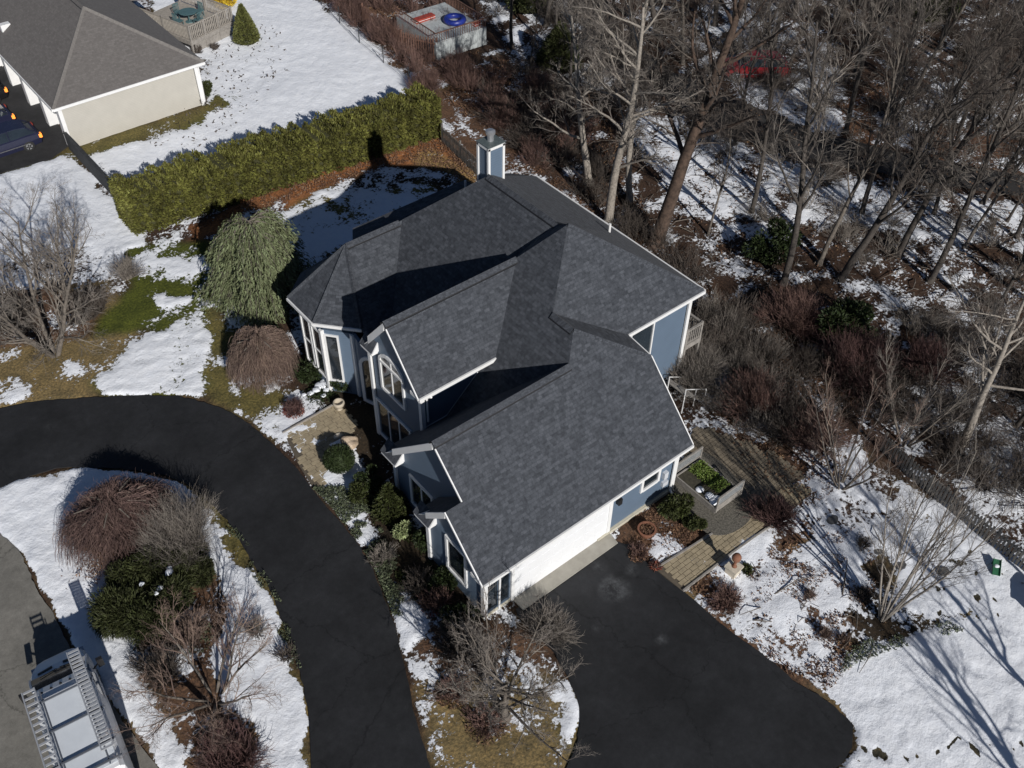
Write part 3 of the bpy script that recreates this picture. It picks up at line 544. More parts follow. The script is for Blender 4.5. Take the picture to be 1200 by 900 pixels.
# eave gutters and rake boards
def brd(name, mat, *edges):
    for a, b, out, h in edges:
        m = MB(); edge_board(m, a, b, h, .07 if name == 'gutter' else .045, out); m.build(name, mat, H)
brd('gutter', M['white'], ((11.86,15.49,2.8),(22.43,15.49,2.8),(0,-1,0),.13), ((22.5,19.65,5.7),(26.95,19.65,5.7),(0,-1,0),.14), ((14.0,22.1,5.44),(17.68,22.1,5.44),(0,-1,0),.15),
    ((26.95,19.65,5.7),(26.95,30.6,5.7),(1,0,0),.13), (NS((13.63,29.31,4.47)),NS((13.63,31.4,4.47)),(-1,0,0),.13), (NS((13.63,29.31,4.47)),NS((15.03,27.75,4.45)),(-.7,-.7,0),.13))
brd('fascia', M['white'], ((22.43,18.25,5.56),(22.5,19.65,5.66),(1,0,0),.13), ((22.43,15.49,2.8),(22.43,18.25,5.56),(1,0,0),.18))
brd('rake_board', M['white'], ((11.86,15.49,2.8),(11.86,17.56,4.87),(-1,0,0),.10), ((11.86,17.56,4.87),(11.86,18.78,3.65),(-1,0,0),.34), ((12.6,17.56,4.87),(12.6,19.2,6.51),(-1,0,0),.10),
    ((12.6,19.2,6.51),(12.6,21.98,3.73),(-1,0,0),.36), ((14.0,22.1,5.44),(14.0,24.1,7.86),(-1,0,0),.10), ((14.0,24.1,7.86),(14.0,25.38,6.31),(-1,0,0),.38))
# soffits and frieze boards under the rakes
for (x0, x1, y0, z0, y1, z1) in ((11.9,12.2,17.56,4.7,19.5,2.78),(12.64,13.0,19.2,6.33,22.75,2.78),(14.04,14.3,24.1,7.66,25.95,5.42),(11.9,12.2,17.56,4.7,15.6,2.76),(12.64,13.0,19.2,6.33,17.6,4.7),(14.04,14.3,24.1,7.66,22.2,5.4)):
    m = MB(); m.prism([(x0,y0,z0),(x0,y1,z1),(x0,y1,z1-.03),(x0,y0,z0-.03)], (x1-x0,0,0)); m.build('soffit', M['white'], H)
# cornice returns: little roofs at the foot of the gables
for (x, xw, y, z, L) in ((11.86,12.22,19.63,2.8,-.9),(12.6,13.0,22.9,2.81,-.95),(14.0,14.32,26.1,5.44,-.8),(11.86,12.22,15.47,2.8,.75),(14.0,14.32,22.08,5.44,.6)):
    m = MB(); m.prism([(x,y,z-.16),(x,y+L,z-.16),(x,y+L,z),(x,y,z)], (xw-x,0,0)); r_ = m.build('cornice_return', M['white'], H)
    if L < 0:
        m = MB(); m.prism([(x-.03,y+.03,z+.005),(xw,y+.03,z+.42),(xw,y+.03,z+.02)], (0,L-.05,0)); m.uv = [(m.v[i][0],m.v[i][1]) for f in m.f for i in f]; m.build('return_roof', M['shingle'], r_)
        m = MB(); m.prism([(x-.01,y+L-.03,z),(xw,y+L-.03,z+.48),(xw,y+L-.03,z)], (0,-.05,0)); m.build('return_end', M['white'], r_)
# walls
wally('wall', H, 15.85, [(12.2,0.18),(22.02,.18),(22.02,2.98),(12.2,2.98)], M['blue'])
wallx('wall', H, 12.2, [(15.85,.1),(19.25,.1),(19.25,3.0),(17.56,4.72),(15.85,2.98)], M['blue'])
wally('wall', H, 19.1, [(12.2,.1),(13.0,.1),(13.0,3.0),(12.2,3.0)], M['blue'])
wallx('wall', H, 13.0, [(17.0,.1),(22.6,.1),(22.6,2.95),(19.2,6.33),(17.0,4.15)], M['blue'])
wally('wall', H, 22.45, [(13.0,.1),(14.35,.1),(14.35,2.9),(13.0,2.9)], M['blue'])
m = MB(); m.prism([(22.02,15.85,.1),(22.02,20.05,.1),(22.02,20.05,5.5),(22.02,18.35,5.45),(22.02,15.85,2.98)], (-.15,0,0)); m.build('wall', M['blue'], H)
wally('wall', H, 20.05, [(22.0,-.3),(26.6,-.3),(26.6,5.56),(22.0,5.56)], M['blue'])
m = MB(); m.prism([(26.6,20.05,-.3),(26.6,30.5,-.3),(26.6,30.5,5.56),(26.6,20.05,5.56)], (-.15,0,0)); m.build('wall', M['blue'], H)
m = MB(); m.prism([(17.5,31.0,-.1),(26.6,31.0,-.1),(26.6,31.0,5.5),(17.5,31.0,5.5)], (0,-.15,0)); m.build('wall', M['blue'], H)
wallx('wall', H, 14.3, [(22.4,.1),(25.9,.1),(25.9,5.45),(24.1,7.66),(22.4,5.45)], M['blue'])
wally('wall', H, 22.4, [(14.3,.1),(17.7,.1),(17.7,5.36),(14.3,5.36)], M['blue'])
m = MB(); m.prism([(14.3,25.9,.1),(17.7,25.9,.1),(17.7,25.9,5.36),(14.3,25.9,5.36)], (0,-.15,0)); m.build('wall', M['blue'], H)
m = MB(); m.prism([(14.85,27.95,.1),(15.6,26.0,.1),(15.6,26.0,3.0),(14.85,27.95,3.7)], (.15,.05,0)); m.build('wall', M['blue'], H)
BA=(14.02,29.47); BB=(14.02,31.25); BCn=(14.9,28.4); BD=(15.2,32.3)
m = MB(); m.prism([(14.02,29.47,.1),(14.9,28.4,.1),(14.9,28.4,3.8),(14.02,29.47,3.8)], (.12,.1,0)); m.build('wall', M['blue'], H)
m = MB(); m.prism([(14.9,28.4,.1),(14.87,27.9,.1),(14.87,27.9,3.7),(14.9,28.4,3.8)], (.15,0,0)); m.build('wall', M['blue'], H)
wallx('wall', H, 14.02, [(29.47,.1),(31.25,.1),(31.25,3.8),(29.47,3.8)], M['blue'])
m = MB(); m.prism([(14.02,31.25,.1),(15.2,32.3,.1),(15.2,32.3,3.8),(14.02,31.25,3.8)], (.1,-.12,0)); m.build('wall', M['blue'], H)
m = MB(); m.prism([(15.2,32.3,-.1),(17.6,31.1,-.1),(17.6,31.1,4.2),(15.2,32.3,3.8)], (0,-.15,0)); m.build('wall', M['blue'], H)
m = MB(); m.prism([(18.3,32.6,-.1),(24.1,32.6,-.1),(24.1,32.6,5.2),(18.3,32.6,5.2)], (0,-.15,0)); m.build('wall', M['blue'], H)
# corner boards
def post(name, x, y, z0, z1, s=.09, mat=None): MBb = MB(); MBb.box(x-s, x+s, y-s, y+s, z0, z1); return MBb.build(name, mat or M['white'], H)
for x, y, z0, z1 in ((12.2,15.85,0,2.62),(12.2,19.2,.1,2.62),(13.0,22.55,.1,2.62),(22.0,15.85,.1,2.95),(26.58,20.05,-.3,5.5),(14.3,22.4,.1,5.27),(14.3,25.9,.1,5.27),(22.75,20.0,2.5,5.5),(14.9,28.38,.1,3.78),(14.02,29.47,.1,3.78)): post('corner_board', x, y, z0, z1)
m = MB(); m.box(12.1,22.12,15.80,16.0,-.1,.19); m.build('foundation', M['found'], H)
m = MB(); m.box(17.8,22.12,15.74,15.80,-.1,.17); m.build('foundation', M['found'], H)
m = MB(); m.tube([(12.82,15.72,2.7),(12.82,15.76,.1)], .045, 6); m.build('downspout', M['white'], H)
m = MB(); m.tube([(21.86,15.60,2.7),(21.86,15.76,2.4),(21.86,15.76,.2),(21.8,15.5,.08)], .05, 6); m.build('downspout', M['white'], H)
m = MB(); m.tube([(14.5,22.0,5.3),(14.5,22.32,5.0),(14.5,22.32,3.7)], .045, 6); m.build('downspout', M['white'], H)
# flashing where the tower wall meets the garage roof
m = MB(); m.tube([(14.35,22.36,3.4),(15.4,22.36,3.42),(17.0,22.36,4.86)], .02, 4); m.build('flashing', M['metal'], H)
# garage door with raised panels
gd = MB(); gd.box(13.55,18.28,15.79,15.849,.0,2.42); gdo = gd.build('garage_door', M['garage'], H)
pn = None
for r in range(4):
    for c in range(8):
        x0 = 13.72+c*.555; z0 = .12+r*.57
        q = MB(); q.box(0,.44,-.008,0,0,.42)
        if pn is None: pn = q.mesh('door_panel', M['garage'])
        link('door_panel', pn, gdo, (x0-18, 15.79-22, z0))
m = MB(); m.box(13.40,13.55,15.76,15.86,0,2.5); m.build('door_trim', M['white'], H)
m = MB(); m.box(18.28,18.46,15.76,15.86,.17,2.5); m.build('door_trim', M['white'], H)
m = MB(); m.box(13.55,18.28,15.76,15.86,2.42,2.6); m.build('door_trim', M['white'], H)
window(H, (12.3,15.85,.35), (1,0,0), (0,-1,0), 1.0, 2.2, 1, 0, .04, mat=M['blue'])
window(H, (20.15,15.85,1.42), (1,0,0), (0,-1,0), .82, .86, 0, 0, .13)
for nm, (a, b, c, d, e, f) in (('wall_lantern',(18.68,18.86,15.66,15.85,1.68,2.0)),('electric_meter',(21.28,21.5,15.70,15.85,1.25,1.62)),('outlet_box',(21.3,21.6,15.72,15.85,.75,1.0))):
    m = MB(); m.box(a,b,c,d,e,f)
    if nm == 'wall_lantern': m.box(a+.05,b-.05,c+.05,d,f,f+.1)
    m.build(nm, M['black'] if nm == 'wall_lantern' else M['gutter'], H)
# gable windows
window(H, (12.2,17.98,.92), (0,-1,0), (-1,0,0), 1.02, 1.75, 0, 0, .12)
window(H, (13.0,21.45,.75), (0,-1,0), (-1,0,0), 1.35, 1.55, 1, 0, .10)
window(H, (14.3,25.1,3.6), (0,-1,0), (-1,0,0), 1.45, 1.5, 1, 0, .13, arch=.42)
m = MB(); m.box(14.22,14.3,23.62,25.13,5.03,5.13); m.build('window_transom', M['white'], H)
window(H, (14.3,25.7,.35), (0,-1,0), (-1,0,0), 2.3, 2.0, 2, 0, .12)
# bay windows
du = Vector((-(14.9-14.02), (29.47-28.4), 0)).normalized()
window(H, (14.02,31.15,.9), (0,-1,0), (-1,0,0), .62, 2.6, 0, 1, .09)
window(H, (14.02,30.25,.9), (0,-1,0), (-1,0,0), .62, 2.6, 0, 1, .09)
nd = Vector((-.772,-.635,0))
window(H, Vector((14.02,29.47,.9))-du*.18, -du, nd, .5, 2.6, 0, 0, .08)
nn = Vector((-(27.95-26.0),-(15.6-14.85),0)).normalized(); uu = Vector((15.6-14.85,26.0-27.95,0)).normalized()
window(H, Vector((14.85,27.95,.35))+uu*.16, uu, nn, 1.15, 2.1, 0, 0, .16, arch=.5)
# rear living room glass wall
window(H, (23.15,20.05,1.2), (1,0,0), (0,-1,0), 1.25, 4.0, 0, 0, .07, glass=simple('sky_reflecting_glass', (.03,.04,.05), .03, .2, 1, spec=1.0))
# roof fittings
m = MB(); m.cyl((26.0,24.55), .055, 6.2, 6.75, 10); m.build('vent_pipe', M['white'], H)
m = MB(); m.cyl((23.9,32.2), .05, 5.3, 5.85, 8); m.build('vent_pipe', M['white'], H)
# chimney
m = MB(); m.box(22.34,23.12,28.42,29.12,7.0,10.0); ch = m.build('chimney', M['blue'], H)
for x, y in ((22.34,28.42),(23.12,28.42),(22.34,29.12),(23.12,29.12)):
    m = MB(); m.box(x-.055,x+.055,y-.055,y+.055,7.0,9.96); m.build('corner_trim', M['white'], ch)
m = MB(); m.box(22.29,23.17,28.365,28.42,9.86,9.98); m.box(22.285,22.34,28.42,29.17,9.86,9.98); m.box(22.34,23.17,29.12,29.17,9.86,9.98); m.box(23.12,23.175,28.42,29.12,9.86,9.98); m.build('top_trim', M['white'], ch)
m = MB(); m.box(22.27,23.19,28.35,29.19,10.0,10.04); m.build('cap_sheet', M['chimcap'], ch)
m = MB(); m.lathe((22.75,28.82,10.04), [(.15,0),(.15,.3),(.21,.32),(.21,.44),(.12,.5)], 16); m.build('flue_cap', M['metal'], ch)
# rear deck of the house
D = thing('rear_deck', 'small raised deck with white posts against the east side of the blue house', 'deck', (28, 20, 0))
def deck_part(x0,x1,y0,y1,z, D, mat='deck', bw=.14, posts=True, rail=.95, sides='xyXY', rm='white'):
    m0 = MB().box(0, x1-x0, 0, bw-.012, -.03, 0).mesh('deck_board', M[mat])
    ox, oy, oz = rootof(D).location
    for i in range(int((y1-y0)/bw)): link('deck_board', m0, D, (x0-ox, y0+i*bw-oy, z))
    fm = MB(); fm.box(x0,x1,y0,y0+.05,z-.28,z-.035); fm.box(x0,x1,y1-.05,y1,z-.28,z-.035); fm.box(x0,x0+.05,y0+.05,y1-.05,z-.28,z-.035); fm.box(x1-.05,x1,y0+.05,y1-.05,z-.28,z-.035); fm.build('rim_joist', M[mat], D)
    bal = MB().box(-.02,.02,-.02,.02,.08,rail).mesh('baluster', M[rm])
    def side(ax, ay, bx, by):
        L = math.hypot(bx-ax, by-ay); k = int(L/.13)
        for i in range(k+1):
            t_ = i/k; link('baluster', bal, D, (ax+(bx-ax)*t_-ox, ay+(by-ay)*t_-oy, z))
        r_ = MB(); dr = Vector((bx-ax,by-ay,0)).normalized(); nn_ = Vector((-dr.y,dr.x,0)); r_.obox((ax,ay,z), dr, (0,0,1), nn_, (0,L), (rail,rail+.05), (-.05,.05)); r_.obox((ax,ay,z), dr, (0,0,1), nn_, (0,L), (.06,.1), (-.03,.03)); r_.build('rail', M[rm], D)
    if 'y' in sides: side(x0+.05,y0+.05,x1-.05,y0+.05)
    if 'Y' in sides: side(x0+.05,y1-.05,x1-.05,y1-.05)
    if 'x' in sides: side(x0+.05,y0+.05,x0+.05,y1-.05)
    if 'X' in sides: side(x1-.05,y0+.05,x1-.05,y1-.05)
    for px_ in (x0+.06, x1-.06):
        for py_ in (y0+.06, y1-.06): q = MB(); q.box(px_-.05,px_+.05,py_-.05,py_+.05,-.1,z+rail+.1); q.build('post', M[rm], D)
deck_part(26.65,27.7,19.9,24.5,2.5,D, mat='wood_grey', sides='yX', rail=.8, rm='wood_grey')
D2 = thing('garden_steps', 'white railed garden steps behind the garage among bare shrubs', 'steps', (26.15, 19.1)+(0,))
sx, sy = (26.15, 19.1)
for i in range(5):
    m = MB(); m.box(sx-.6+i*.28, sx-.35+i*.28, sy-.6, sy+.6, 1.1-i*.24, 1.15-i*.24); m.build('step', M['wood_grey'], D2)
for yy in (-.5,.5):
    m = MB(); m.tube([(sx-.6,sy+yy,1.5),(sx+.9,sy+yy,.6)], .022, 5); m.build('handrail', M['white'], D2)
    for q in (-.6, .15, .9):
        m = MB(); m.tube([(sx+q,sy+yy,0),(sx+q,sy+yy,1.5-(q+.6)*.6)], .024, 5); m.build('post', M['white'], D2)
# ---------------------------------------------------------------- neighbour's house
NH = thing('cream_house', 'single storey cream house with weathered grey hip roof and garage bays in the upper left', 'house', (17, 62, 0))
def ehip(P): return roof_face('roof', P, NH, M['shingle_grey'])
ea = 2.9
ehip([(12.4,56.2,ea),(21.9,56.2,ea),(17.15,61.2,5.85)])
ehip([(12.4,56.2,ea),(17.15,61.2,5.85),(17.15,84,5.85),(12.4,84,ea)])
ehip([(21.9,56.2,ea),(22.0,67.5,ea),(23.4,67.5,ea-.3),(23.4,84,ea-.3),(17.15,84,5.85),(17.15,61.2,5.85)])
for a, b in (((17.15,61.2,5.87),(17.15,80,5.87)),): cap(NH, a, b, .15, M['shingle_grey'])
for a, b in (((17.15,61.2,5.87),(12.4,56.2,2.93)),((17.15,61.2,5.87),(21.9,56.2,2.93))): cap(NH, a, b, .13, simple('hip_cap_shingle', (.175,.163,.152), .9, .15, 8), 'hip_cap')
wally('wall', NH, 56.6, [(12.8,-.1),(21.4,-.1),(21.4,2.85),(12.8,2.85)], M['cream'])
m = MB(); m.prism([(21.4,56.6,-.1),(21.4,84,-.1),(21.4,84,2.85),(21.4,56.6,2.85)], (-.15,0,0)); m.build('wall', M['cream'], NH)
m = MB(); m.prism([(13.5,56.9,-.1),(13.5,84,-.1),(13.5,84,2.75),(13.5,56.9,2.75)], (.15,0,0)); m.build('wall', M['white'], NH)
for a, b, o_ in (((12.4,56.2,ea),(21.9,56.2,ea),(0,-1,0)),((12.4,56.2,ea),(12.4,84,ea),(-1,0,0))):
    m = MB(); edge_board(m, a, b, .16, .06, o_); m.build('gutter', M['white'], NH)
for x, y in ((12.82,56.58),(21.38,56.58)):
    m = MB(); m.box(x-.11,x+.11,y-.08,y+.11,-.1,2.74); m.build('corner_board', M['white'], NH)
for k in range(7):
    y = 57.0+k*3.2
    m = MB(); m.box(12.75,13.48,y-.32,y+.22,-.05,2.75); m.build('garage_pier', M['white'], NH)
    m = MB(); m.box(13.42,13.49,y+.4,y+2.7,0,2.3); gd_ = m.build('garage_door', M['garage'], NH)
    for j in range(4):
        q = MB(); q.box(13.39,13.418,y+.5,y+2.6,.08+j*.56,.5+j*.56); q.build('door_panel', M['garage'], gd_)
m = MB(); m.tube([(21.55,56.5,2.8),(21.5,56.52,.15),(21.7,56.3,.05)], .05, 6); m.build('downspout', M['white'], NH)
m = MB(); m.box(13.3,13.9,66.3,66.7,3.0,3.9); m.build('skylight_curb', M['white'], NH)
# neighbour's deck, furniture
D3 = thing('neighbour_deck', 'grey timber deck with slatted railing behind the cream house', 'deck', (24, 63.2, 0), radians(16))
def local_deck():
    x0,x1,y0,y1,z = 0,3.9,0,5.5,.95; D = D3
    bd = MB().box(0,x1,0,.13,-.03,0).mesh('deck_board', M['deck'])
    for i in range(39): link('deck_board', bd, D, (0,i*.142,z))
    fm = MB(); fm.box(x0,x1,-.05,0,z-.3,z-.03); fm.box(x1,x1+.05,0,y1,z-.3,z-.03); fm.box(x0-.05,x0,0,y1,z-.3,z-.03); fm.build('rim_joist', M['wood_grey'], D, local=True)
    sk = MB(); sk.box(.3,3.6,.02,.06,.05,z-.35); sk.build('skirt', M['wood_grey'], D, local=True)
    bal = MB().box(-.03,.03,-.025,.025,.08,.95).mesh('baluster', M['deck'])
    for i in range(26): link('baluster', bal, D, (.08+i*.15,.03,z))
    for i in range(36): link('baluster', bal, D, (x1-.03,.15+i*.15,z))
    for i in range(36): link('baluster', bal, D, (.03,.15+i*.15,z))
    for (a,b,c,d) in ((0,x1,-.02,.08),(x1-.09,x1+.01,.08,y1),(-.01,.09,.08,y1)):
        r_ = MB(); r_.box(a,b,c,d,z+.95,z+1.01); r_.build('rail', M['deck'], D, local=True)
    for x,y in ((.05,.03),(1.3,.03),(2.6,.03),(3.85,.03),(3.85,2.7),(3.85,5.4),(.05,2.7),(.05,5.4)):
        q = MB(); q.box(x-.06,x+.06,y-.06,y+.06,-.1,z+1.06); q.build('post', M['wood_grey'], D, local=True)
local_deck()
def chair(x, y, rz, z, label, col='teal', s=1):
    t = thing('garden_chair', label, 'chair', (x,y,z), rz, 'metal chairs on the neighbour deck')
    m = MB(); m.box(-.25,.25,-.25,.25,.40,.44); m.build('seat', M[col], t, local=True)
    m = MB()
    for i in range(5): m.box(-.24+i*.11,-.20+i*.11,.22,.25,.44,.95)
    m.box(-.25,.25,.215,.255,.92,.98); m.build('backrest', M[col], t, local=True)
    for a in (-.22,.22):
        for b in (-.22,.22): m = MB(); m.box(a-.02,a+.02,b-.02,b+.02,0,.4); m.build('leg', M[col], t, local=True)
tb = thing('patio_table', 'round teal patio table standing on the neighbour deck', 'table', (25.3,66.0,.95))
m = MB(); m.lathe((0,0,.7), [(.62,0),(.64,.02),(.6,.04)], 24); m.build('table_top', M['teal'], tb, local=True)
m = MB(); m.cyl((0,0), .05, 0, .7, 8); m.build('pedestal', M['teal'], tb, local=True)
m = MB(); m.lathe((0,0,0), [(.3,0),(.28,.04)], 14); m.build('base', M['teal'], tb, local=True)
for k, lb in enumerate(('teal metal chair on the near side of the round patio table','teal metal chair right of the round patio table','teal metal chair beyond the round patio table','teal metal chair left of the round patio table')):
    a = -pi/2+k*pi/2+.3; chair(25.3+cos(a)*.95, 66.0+sin(a)*.95, a-pi/2, .95, lb)
# ---------------------------------------------------------------- vehicles
def loft(m, secs):
    """secs: list of rings (same count) of points -> skin with end caps"""
    n = len(secs[0]); b = len(m.v)
    for s in secs: m.v.extend([tuple(p) for p in s])
    for i in range(len(secs)-1):
        for j in range(n): a = b+i*n+j; c = b+i*n+(j+1)%n; m.f.append((a,c,c+n,a+n))
    m.f.append(tuple(b+j for j in range(n-1,-1,-1))); m.f.append(tuple(b+(len(secs)-1)*n+j for j in range(n)))
def wheel(parent, x, y, r, w_, side):
    def disc(r0, w0, w1, n=20):
        m = MB(); pr = [(r0*.9,w0),(r0,w0+.03),(r0,w1-.03),(r0*.9,w1)]
        for rr, ww in pr:
            for j in range(n): th = 2*pi*j/n; m.v.append((x+ww*side, y+rr*cos(th), r+rr*sin(th)))
        for i in range(3):
            for j in range(n): a = i*n+j; b = i*n+(j+1)%n; m.f.append((a,b,b+n,a+n))
        m.f.append(tuple(range(n))); m.f.append(tuple(range(3*n,4*n))); return m
    t = disc(r, -w_, 0).build('wheel', M['tyre'], parent, local=True)
    disc(r*.62, -.05, .012).build('rim', M['rim'], t, local=True)
    m = MB()
    for k in range(5):
        a = 2*pi*k/5; m.obox((x+.014*side, y, r), (0,cos(a),sin(a)), (0,-sin(a),cos(a)), (side,0,0), (.03,r*.55), (-.035,.035), (0,.012))
    m.build('spokes', M['black'], t, local=True)
def car(x, y, heading, paint, label, lit=True, cat='car', group=None):
    """y axis of the body points forwards"""
    c = thing('parked_car', label, cat, (x,y,.012), heading, group)
    secs = []
    prof = [(-2.25,.45,.70,.78),(-2.15,.30,.95,.86),(-1.4,.22,1.0,.9),(0,.2,.98,.91),(1.2,.22,.92,.9),(1.9,.28,.80,.86),(2.2,.36,.62,.74)]
    m = MB()
    for (yy, zb, zt, hw) in prof:
        secs.append([(-hw*.93,yy,zb),(hw*.93,yy,zb),(hw,yy,(zb+zt)/2),(hw*.97,yy,zt-.06),(hw*.86,yy,zt),(-hw*.86,yy,zt),(-hw*.97,yy,zt-.06),(-hw,yy,(zb+zt)/2)])
    loft(m, secs); m.build('body', M[paint], c, local=True, smooth=False)
    cab = [(-2.0,.96,.98,.74,.72),(-1.55,.96,1.36,.80,.60),(-.9,.96,1.46,.82,.62),(.1,.95,1.45,.82,.62),(.45,.94,1.36,.82,.6),(1.15,.92,.95,.80,.74)]
    m = MB(); loft(m, [[(-a,yy,zb),(a,yy,zb),(b,yy,zt),(-b,yy,zt)] for yy,zb,zt,a,b in cab]); cabn = m.build('cabin', M['glass'], c, local=True)
    m = MB(); loft(m, [[(-b,yy,zt-.02),(b,yy,zt-.02),(b,yy,zt+.02),(-b,yy,zt+.02)] for yy,zt,b in ((-1.62,1.35,.6),(-.9,1.46,.62),(.1,1.45,.62),(.48,1.36,.6))]); m.build('roof', M[paint], c, local=True)
    for s in (-1,1):
        for (y0,z0,y1,z1) in ((1.15,.94,.45,1.37),(-1.55,1.37,-2.0,.98),(-.45,.96,-.45,1.45)):
            q = MB(); xa = .81 if z0 < 1 else .61; xb = .62 if z1 > 1.2 else .78
            q.tube([(s*xa,y0,z0),(s*xb,y1,z1)], .035, 4); q.build('pillar', M[paint], c, local=True)
        q = MB(); q.obox((s*.86,.75,.98),(1,0,0),(0,1,0),(0,0,1),(-.02,.2*s) if s>0 else (.2*s,.02),(-.08,.08),(-.06,.08)); q.build('mirror', M[paint], c, local=True)
        q = MB(); q.box(min(s*.91,s*.925),max(s*.91,s*.925),-1.3,1.3,.48,.54); q.build('side_strip', M['chrome'], c, local=True)
        q = MB(); q.obox((s*.62,2.02,.66),(1,0,0),(0,1,0),(0,0,1),(-.14,.14),(-.1,.17),(-.07,.07)); q.build('headlight', M['chrome'], c, local=True)
        q = MB(); q.obox((s*.74,-2.2,.72),(1,0,0),(0,1,0),(0,0,1),(-.12,.12),(-.06,.12),(-.1,.14)); q.build('tail_light', M['amber'] if (lit and s < 0) else M['redtoy'], c, local=True)
        for yy in (-1.35,1.4): wheel(c, s*.91, yy, .33, .22, s)
    return c
# tails towards the garage, so the lit lamps point to +X
car(9.45, 58.65, pi/2, 'carblue', 'dark blue car with lit orange lamp, nearest to the camera on the neighbour driveway', group='cars parked before the neighbour garage')
car(8.95, 61.75, pi/2, 'carblue', 'middle one of the three dark cars before the cream garage', group='cars parked before the neighbour garage')
car(9.75, 65.3, pi/2, 'carblack', 'black car with a lit lamp, farthest of the three before the cream garage', group='cars parked before the neighbour garage')
rx, ry = (52.29, 37.63)
car(rx, ry, radians(51), 'carred', 'red car half hidden by trees beside the back street', lit=False)
# work van, heading up the street
VH = radians(83.5-90)
van = thing('work_van', 'white work van with ladders on its roof rack, parked on the street', 'van', (-1.02,20.45,.012), VH)
def vring(yy, zb, zt, hw, tw): return [(-hw*.95,yy,zb),(hw*.95,yy,zb),(hw,yy,zb+.25),(hw,yy,zb+(zt-zb)*.55),(tw+.03,yy,zt-.14),(tw-.1,yy,zt-.01),(-tw+.1,yy,zt-.01),(-tw-.03,yy,zt-.14),(-hw,yy,zb+(zt-zb)*.55),(-hw,yy,zb+.25)]
m = MB(); loft(m, [vring(-2.95,.4,2.3,.94,.84), vring(-2.85,.3,2.44,.99,.9), vring(0,.28,2.46,1.0,.9), vring(.5,.28,2.44,1.0,.88), vring(.85,.28,2.36,.99,.84), vring(1.15,.28,2.22,.98,.82)])
m.build('body', M['van'], van, local=True)
m = MB(); loft(m, [[(-.98,1.15,.28),(.98,1.15,.28),(.99,1.15,1.3),(.9,1.15,1.55),(-.9,1.15,1.55),(-.99,1.15,1.3)],
    [(-.98,2.0,.3),(.98,2.0,.3),(.97,2.0,1.3),(.9,2.0,1.5),(-.9,2.0,1.5),(-.97,2.0,1.3)],
    [(-.96,2.45,.32),(.96,2.45,.32),(.94,2.42,1.2),(.82,2.45,1.36),(-.82,2.45,1.36),(-.94,2.42,1.2)],
    [(-.86,2.8,.36),(.86,2.8,.36),(.82,2.77,1.02),(.62,2.82,1.2),(-.62,2.82,1.2),(-.82,2.77,1.02)],
    [(-.62,2.98,.4),(.62,2.98,.4),(.55,2.96,.9),(.4,3.0,1.04),(-.4,3.0,1.04),(-.55,2.96,.9)]]); m.build('hood', M['van'], van, local=True)
m = MB(); loft(m, [[(-.80,1.17,2.20),(.80,1.17,2.20),(.80,1.05,2.0),(-.80,1.05,2.0)], [(-.86,1.62,1.92),(.86,1.62,1.92),(.86,1.4,1.6),(-.86,1.4,1.6)], [(-.90,2.08,1.55),(.90,2.08,1.55),(.90,1.7,1.4),(-.90,1.7,1.4)]]); m.build('windscreen', M['glass'], van, local=True)
for s in (-1,1):
    q = MB(); q.tube([(s*.84,1.14,2.23),(s*.90,1.62,1.93),(s*.93,2.10,1.53)], .045, 5); q.build('pillar', M['van'], van, local=True)
    q = MB(); q.add([(s*1.006,.2,1.42),(s*1.004,1.3,1.42),(s*.94,1.0,2.05),(s*.94,.2,2.05)], [(0,1,2,3)]); q.build('side_window', M['glass'], van, local=True)
    q = MB(); q.tube([(s*.97,1.5,1.42),(s*1.2,1.6,1.5)], .03, 5); arm = q.build('mirror', M['black'], van, local=True)
    q = MB(); q.obox((s*1.25,1.62,1.5),(1,0,0),(0,1,0),(0,0,1),(-.1,.1),(-.06,.06),(-.22,.2)); q.build('mirror_shell', M['black'], arm, local=True)
    q = MB(); q.obox((s*.72,2.82,.85),(1,0,0),(0,1,0),(0,0,1),(-.16,.16),(-.08,.1),(-.1,.12)); q.build('headlight', M['chrome'], van, local=True)
    for yy in (-1.85,1.95): wheel(van, s*.98, yy, .37, .25, s)
    q = MB(); q.obox((s*.42,2.3,1.425),(1,s*-.12,0),(0,1,-.25),(0,0,1),(-.24,.24),(-.045,.045),(-.02,.02)); q.build('hood_vent', M['black'], van, local=True)
    q = MB(); q.tube([(s*.05,2.08,1.58),(s*.6,1.9,1.74)], .014, 4); q.build('wiper', M['black'], van, local=True)
for k in range(5):
    q = MB(); q.lathe((-.6+k*.3,.92-abs(k-2)*.02,2.325), [(.05,0),(.03,.05)], 8); q.build('marker_lamp', M['black'], van, local=True)
q = MB(); q.box(-.80,.80,-2.7,.45,2.452,2.462); q.build('roof_skin', M['vanroof'], van, local=True)
for yy in (.42,-.75,-1.95,-2.6):
    q = MB(); q.box(-.98,.98,yy-.03,yy+.03,2.52,2.56)
    for s in (-1,1): q.box(s*.86-.03,s*.86+.03,yy-.03,yy+.03,2.40,2.52)
    q.build('rack_crossbar', M['steel'], van, local=True)
for s in (-.62,.58):
    q = MB(); q.box(s-.018,s+.018,-2.7,.9,2.49,2.52); q.build('rack_rail', M['steel'], van, local=True)
def ladder(x0, x1, ya, yb, z, step, label, double=False):
    t = thing('aluminium_ladder', label, 'ladder', tuple(van.matrix_basis @ Vector(((x0+x1)/2,(ya+yb)/2,z))), VH, 'ladders on the van roof')
    hw = (x1-x0)/2; hl = (yb-ya)/2
    for s in (-1,1):
        q = MB(); q.box(s*hw-.018,s*hw+.018,-hl,hl,0,.08); q.build('stile', M['alu'], t, local=True)
    rg = MB().box(-hw+.018,hw-.018,-.036,.036,.02,.055).mesh('rung', M['alu'])
    n = int(2*hl/step)
    for i in range(n+1): link('rung', rg, t, (0,-hl+.04+i*(2*hl-.08)/n,0))
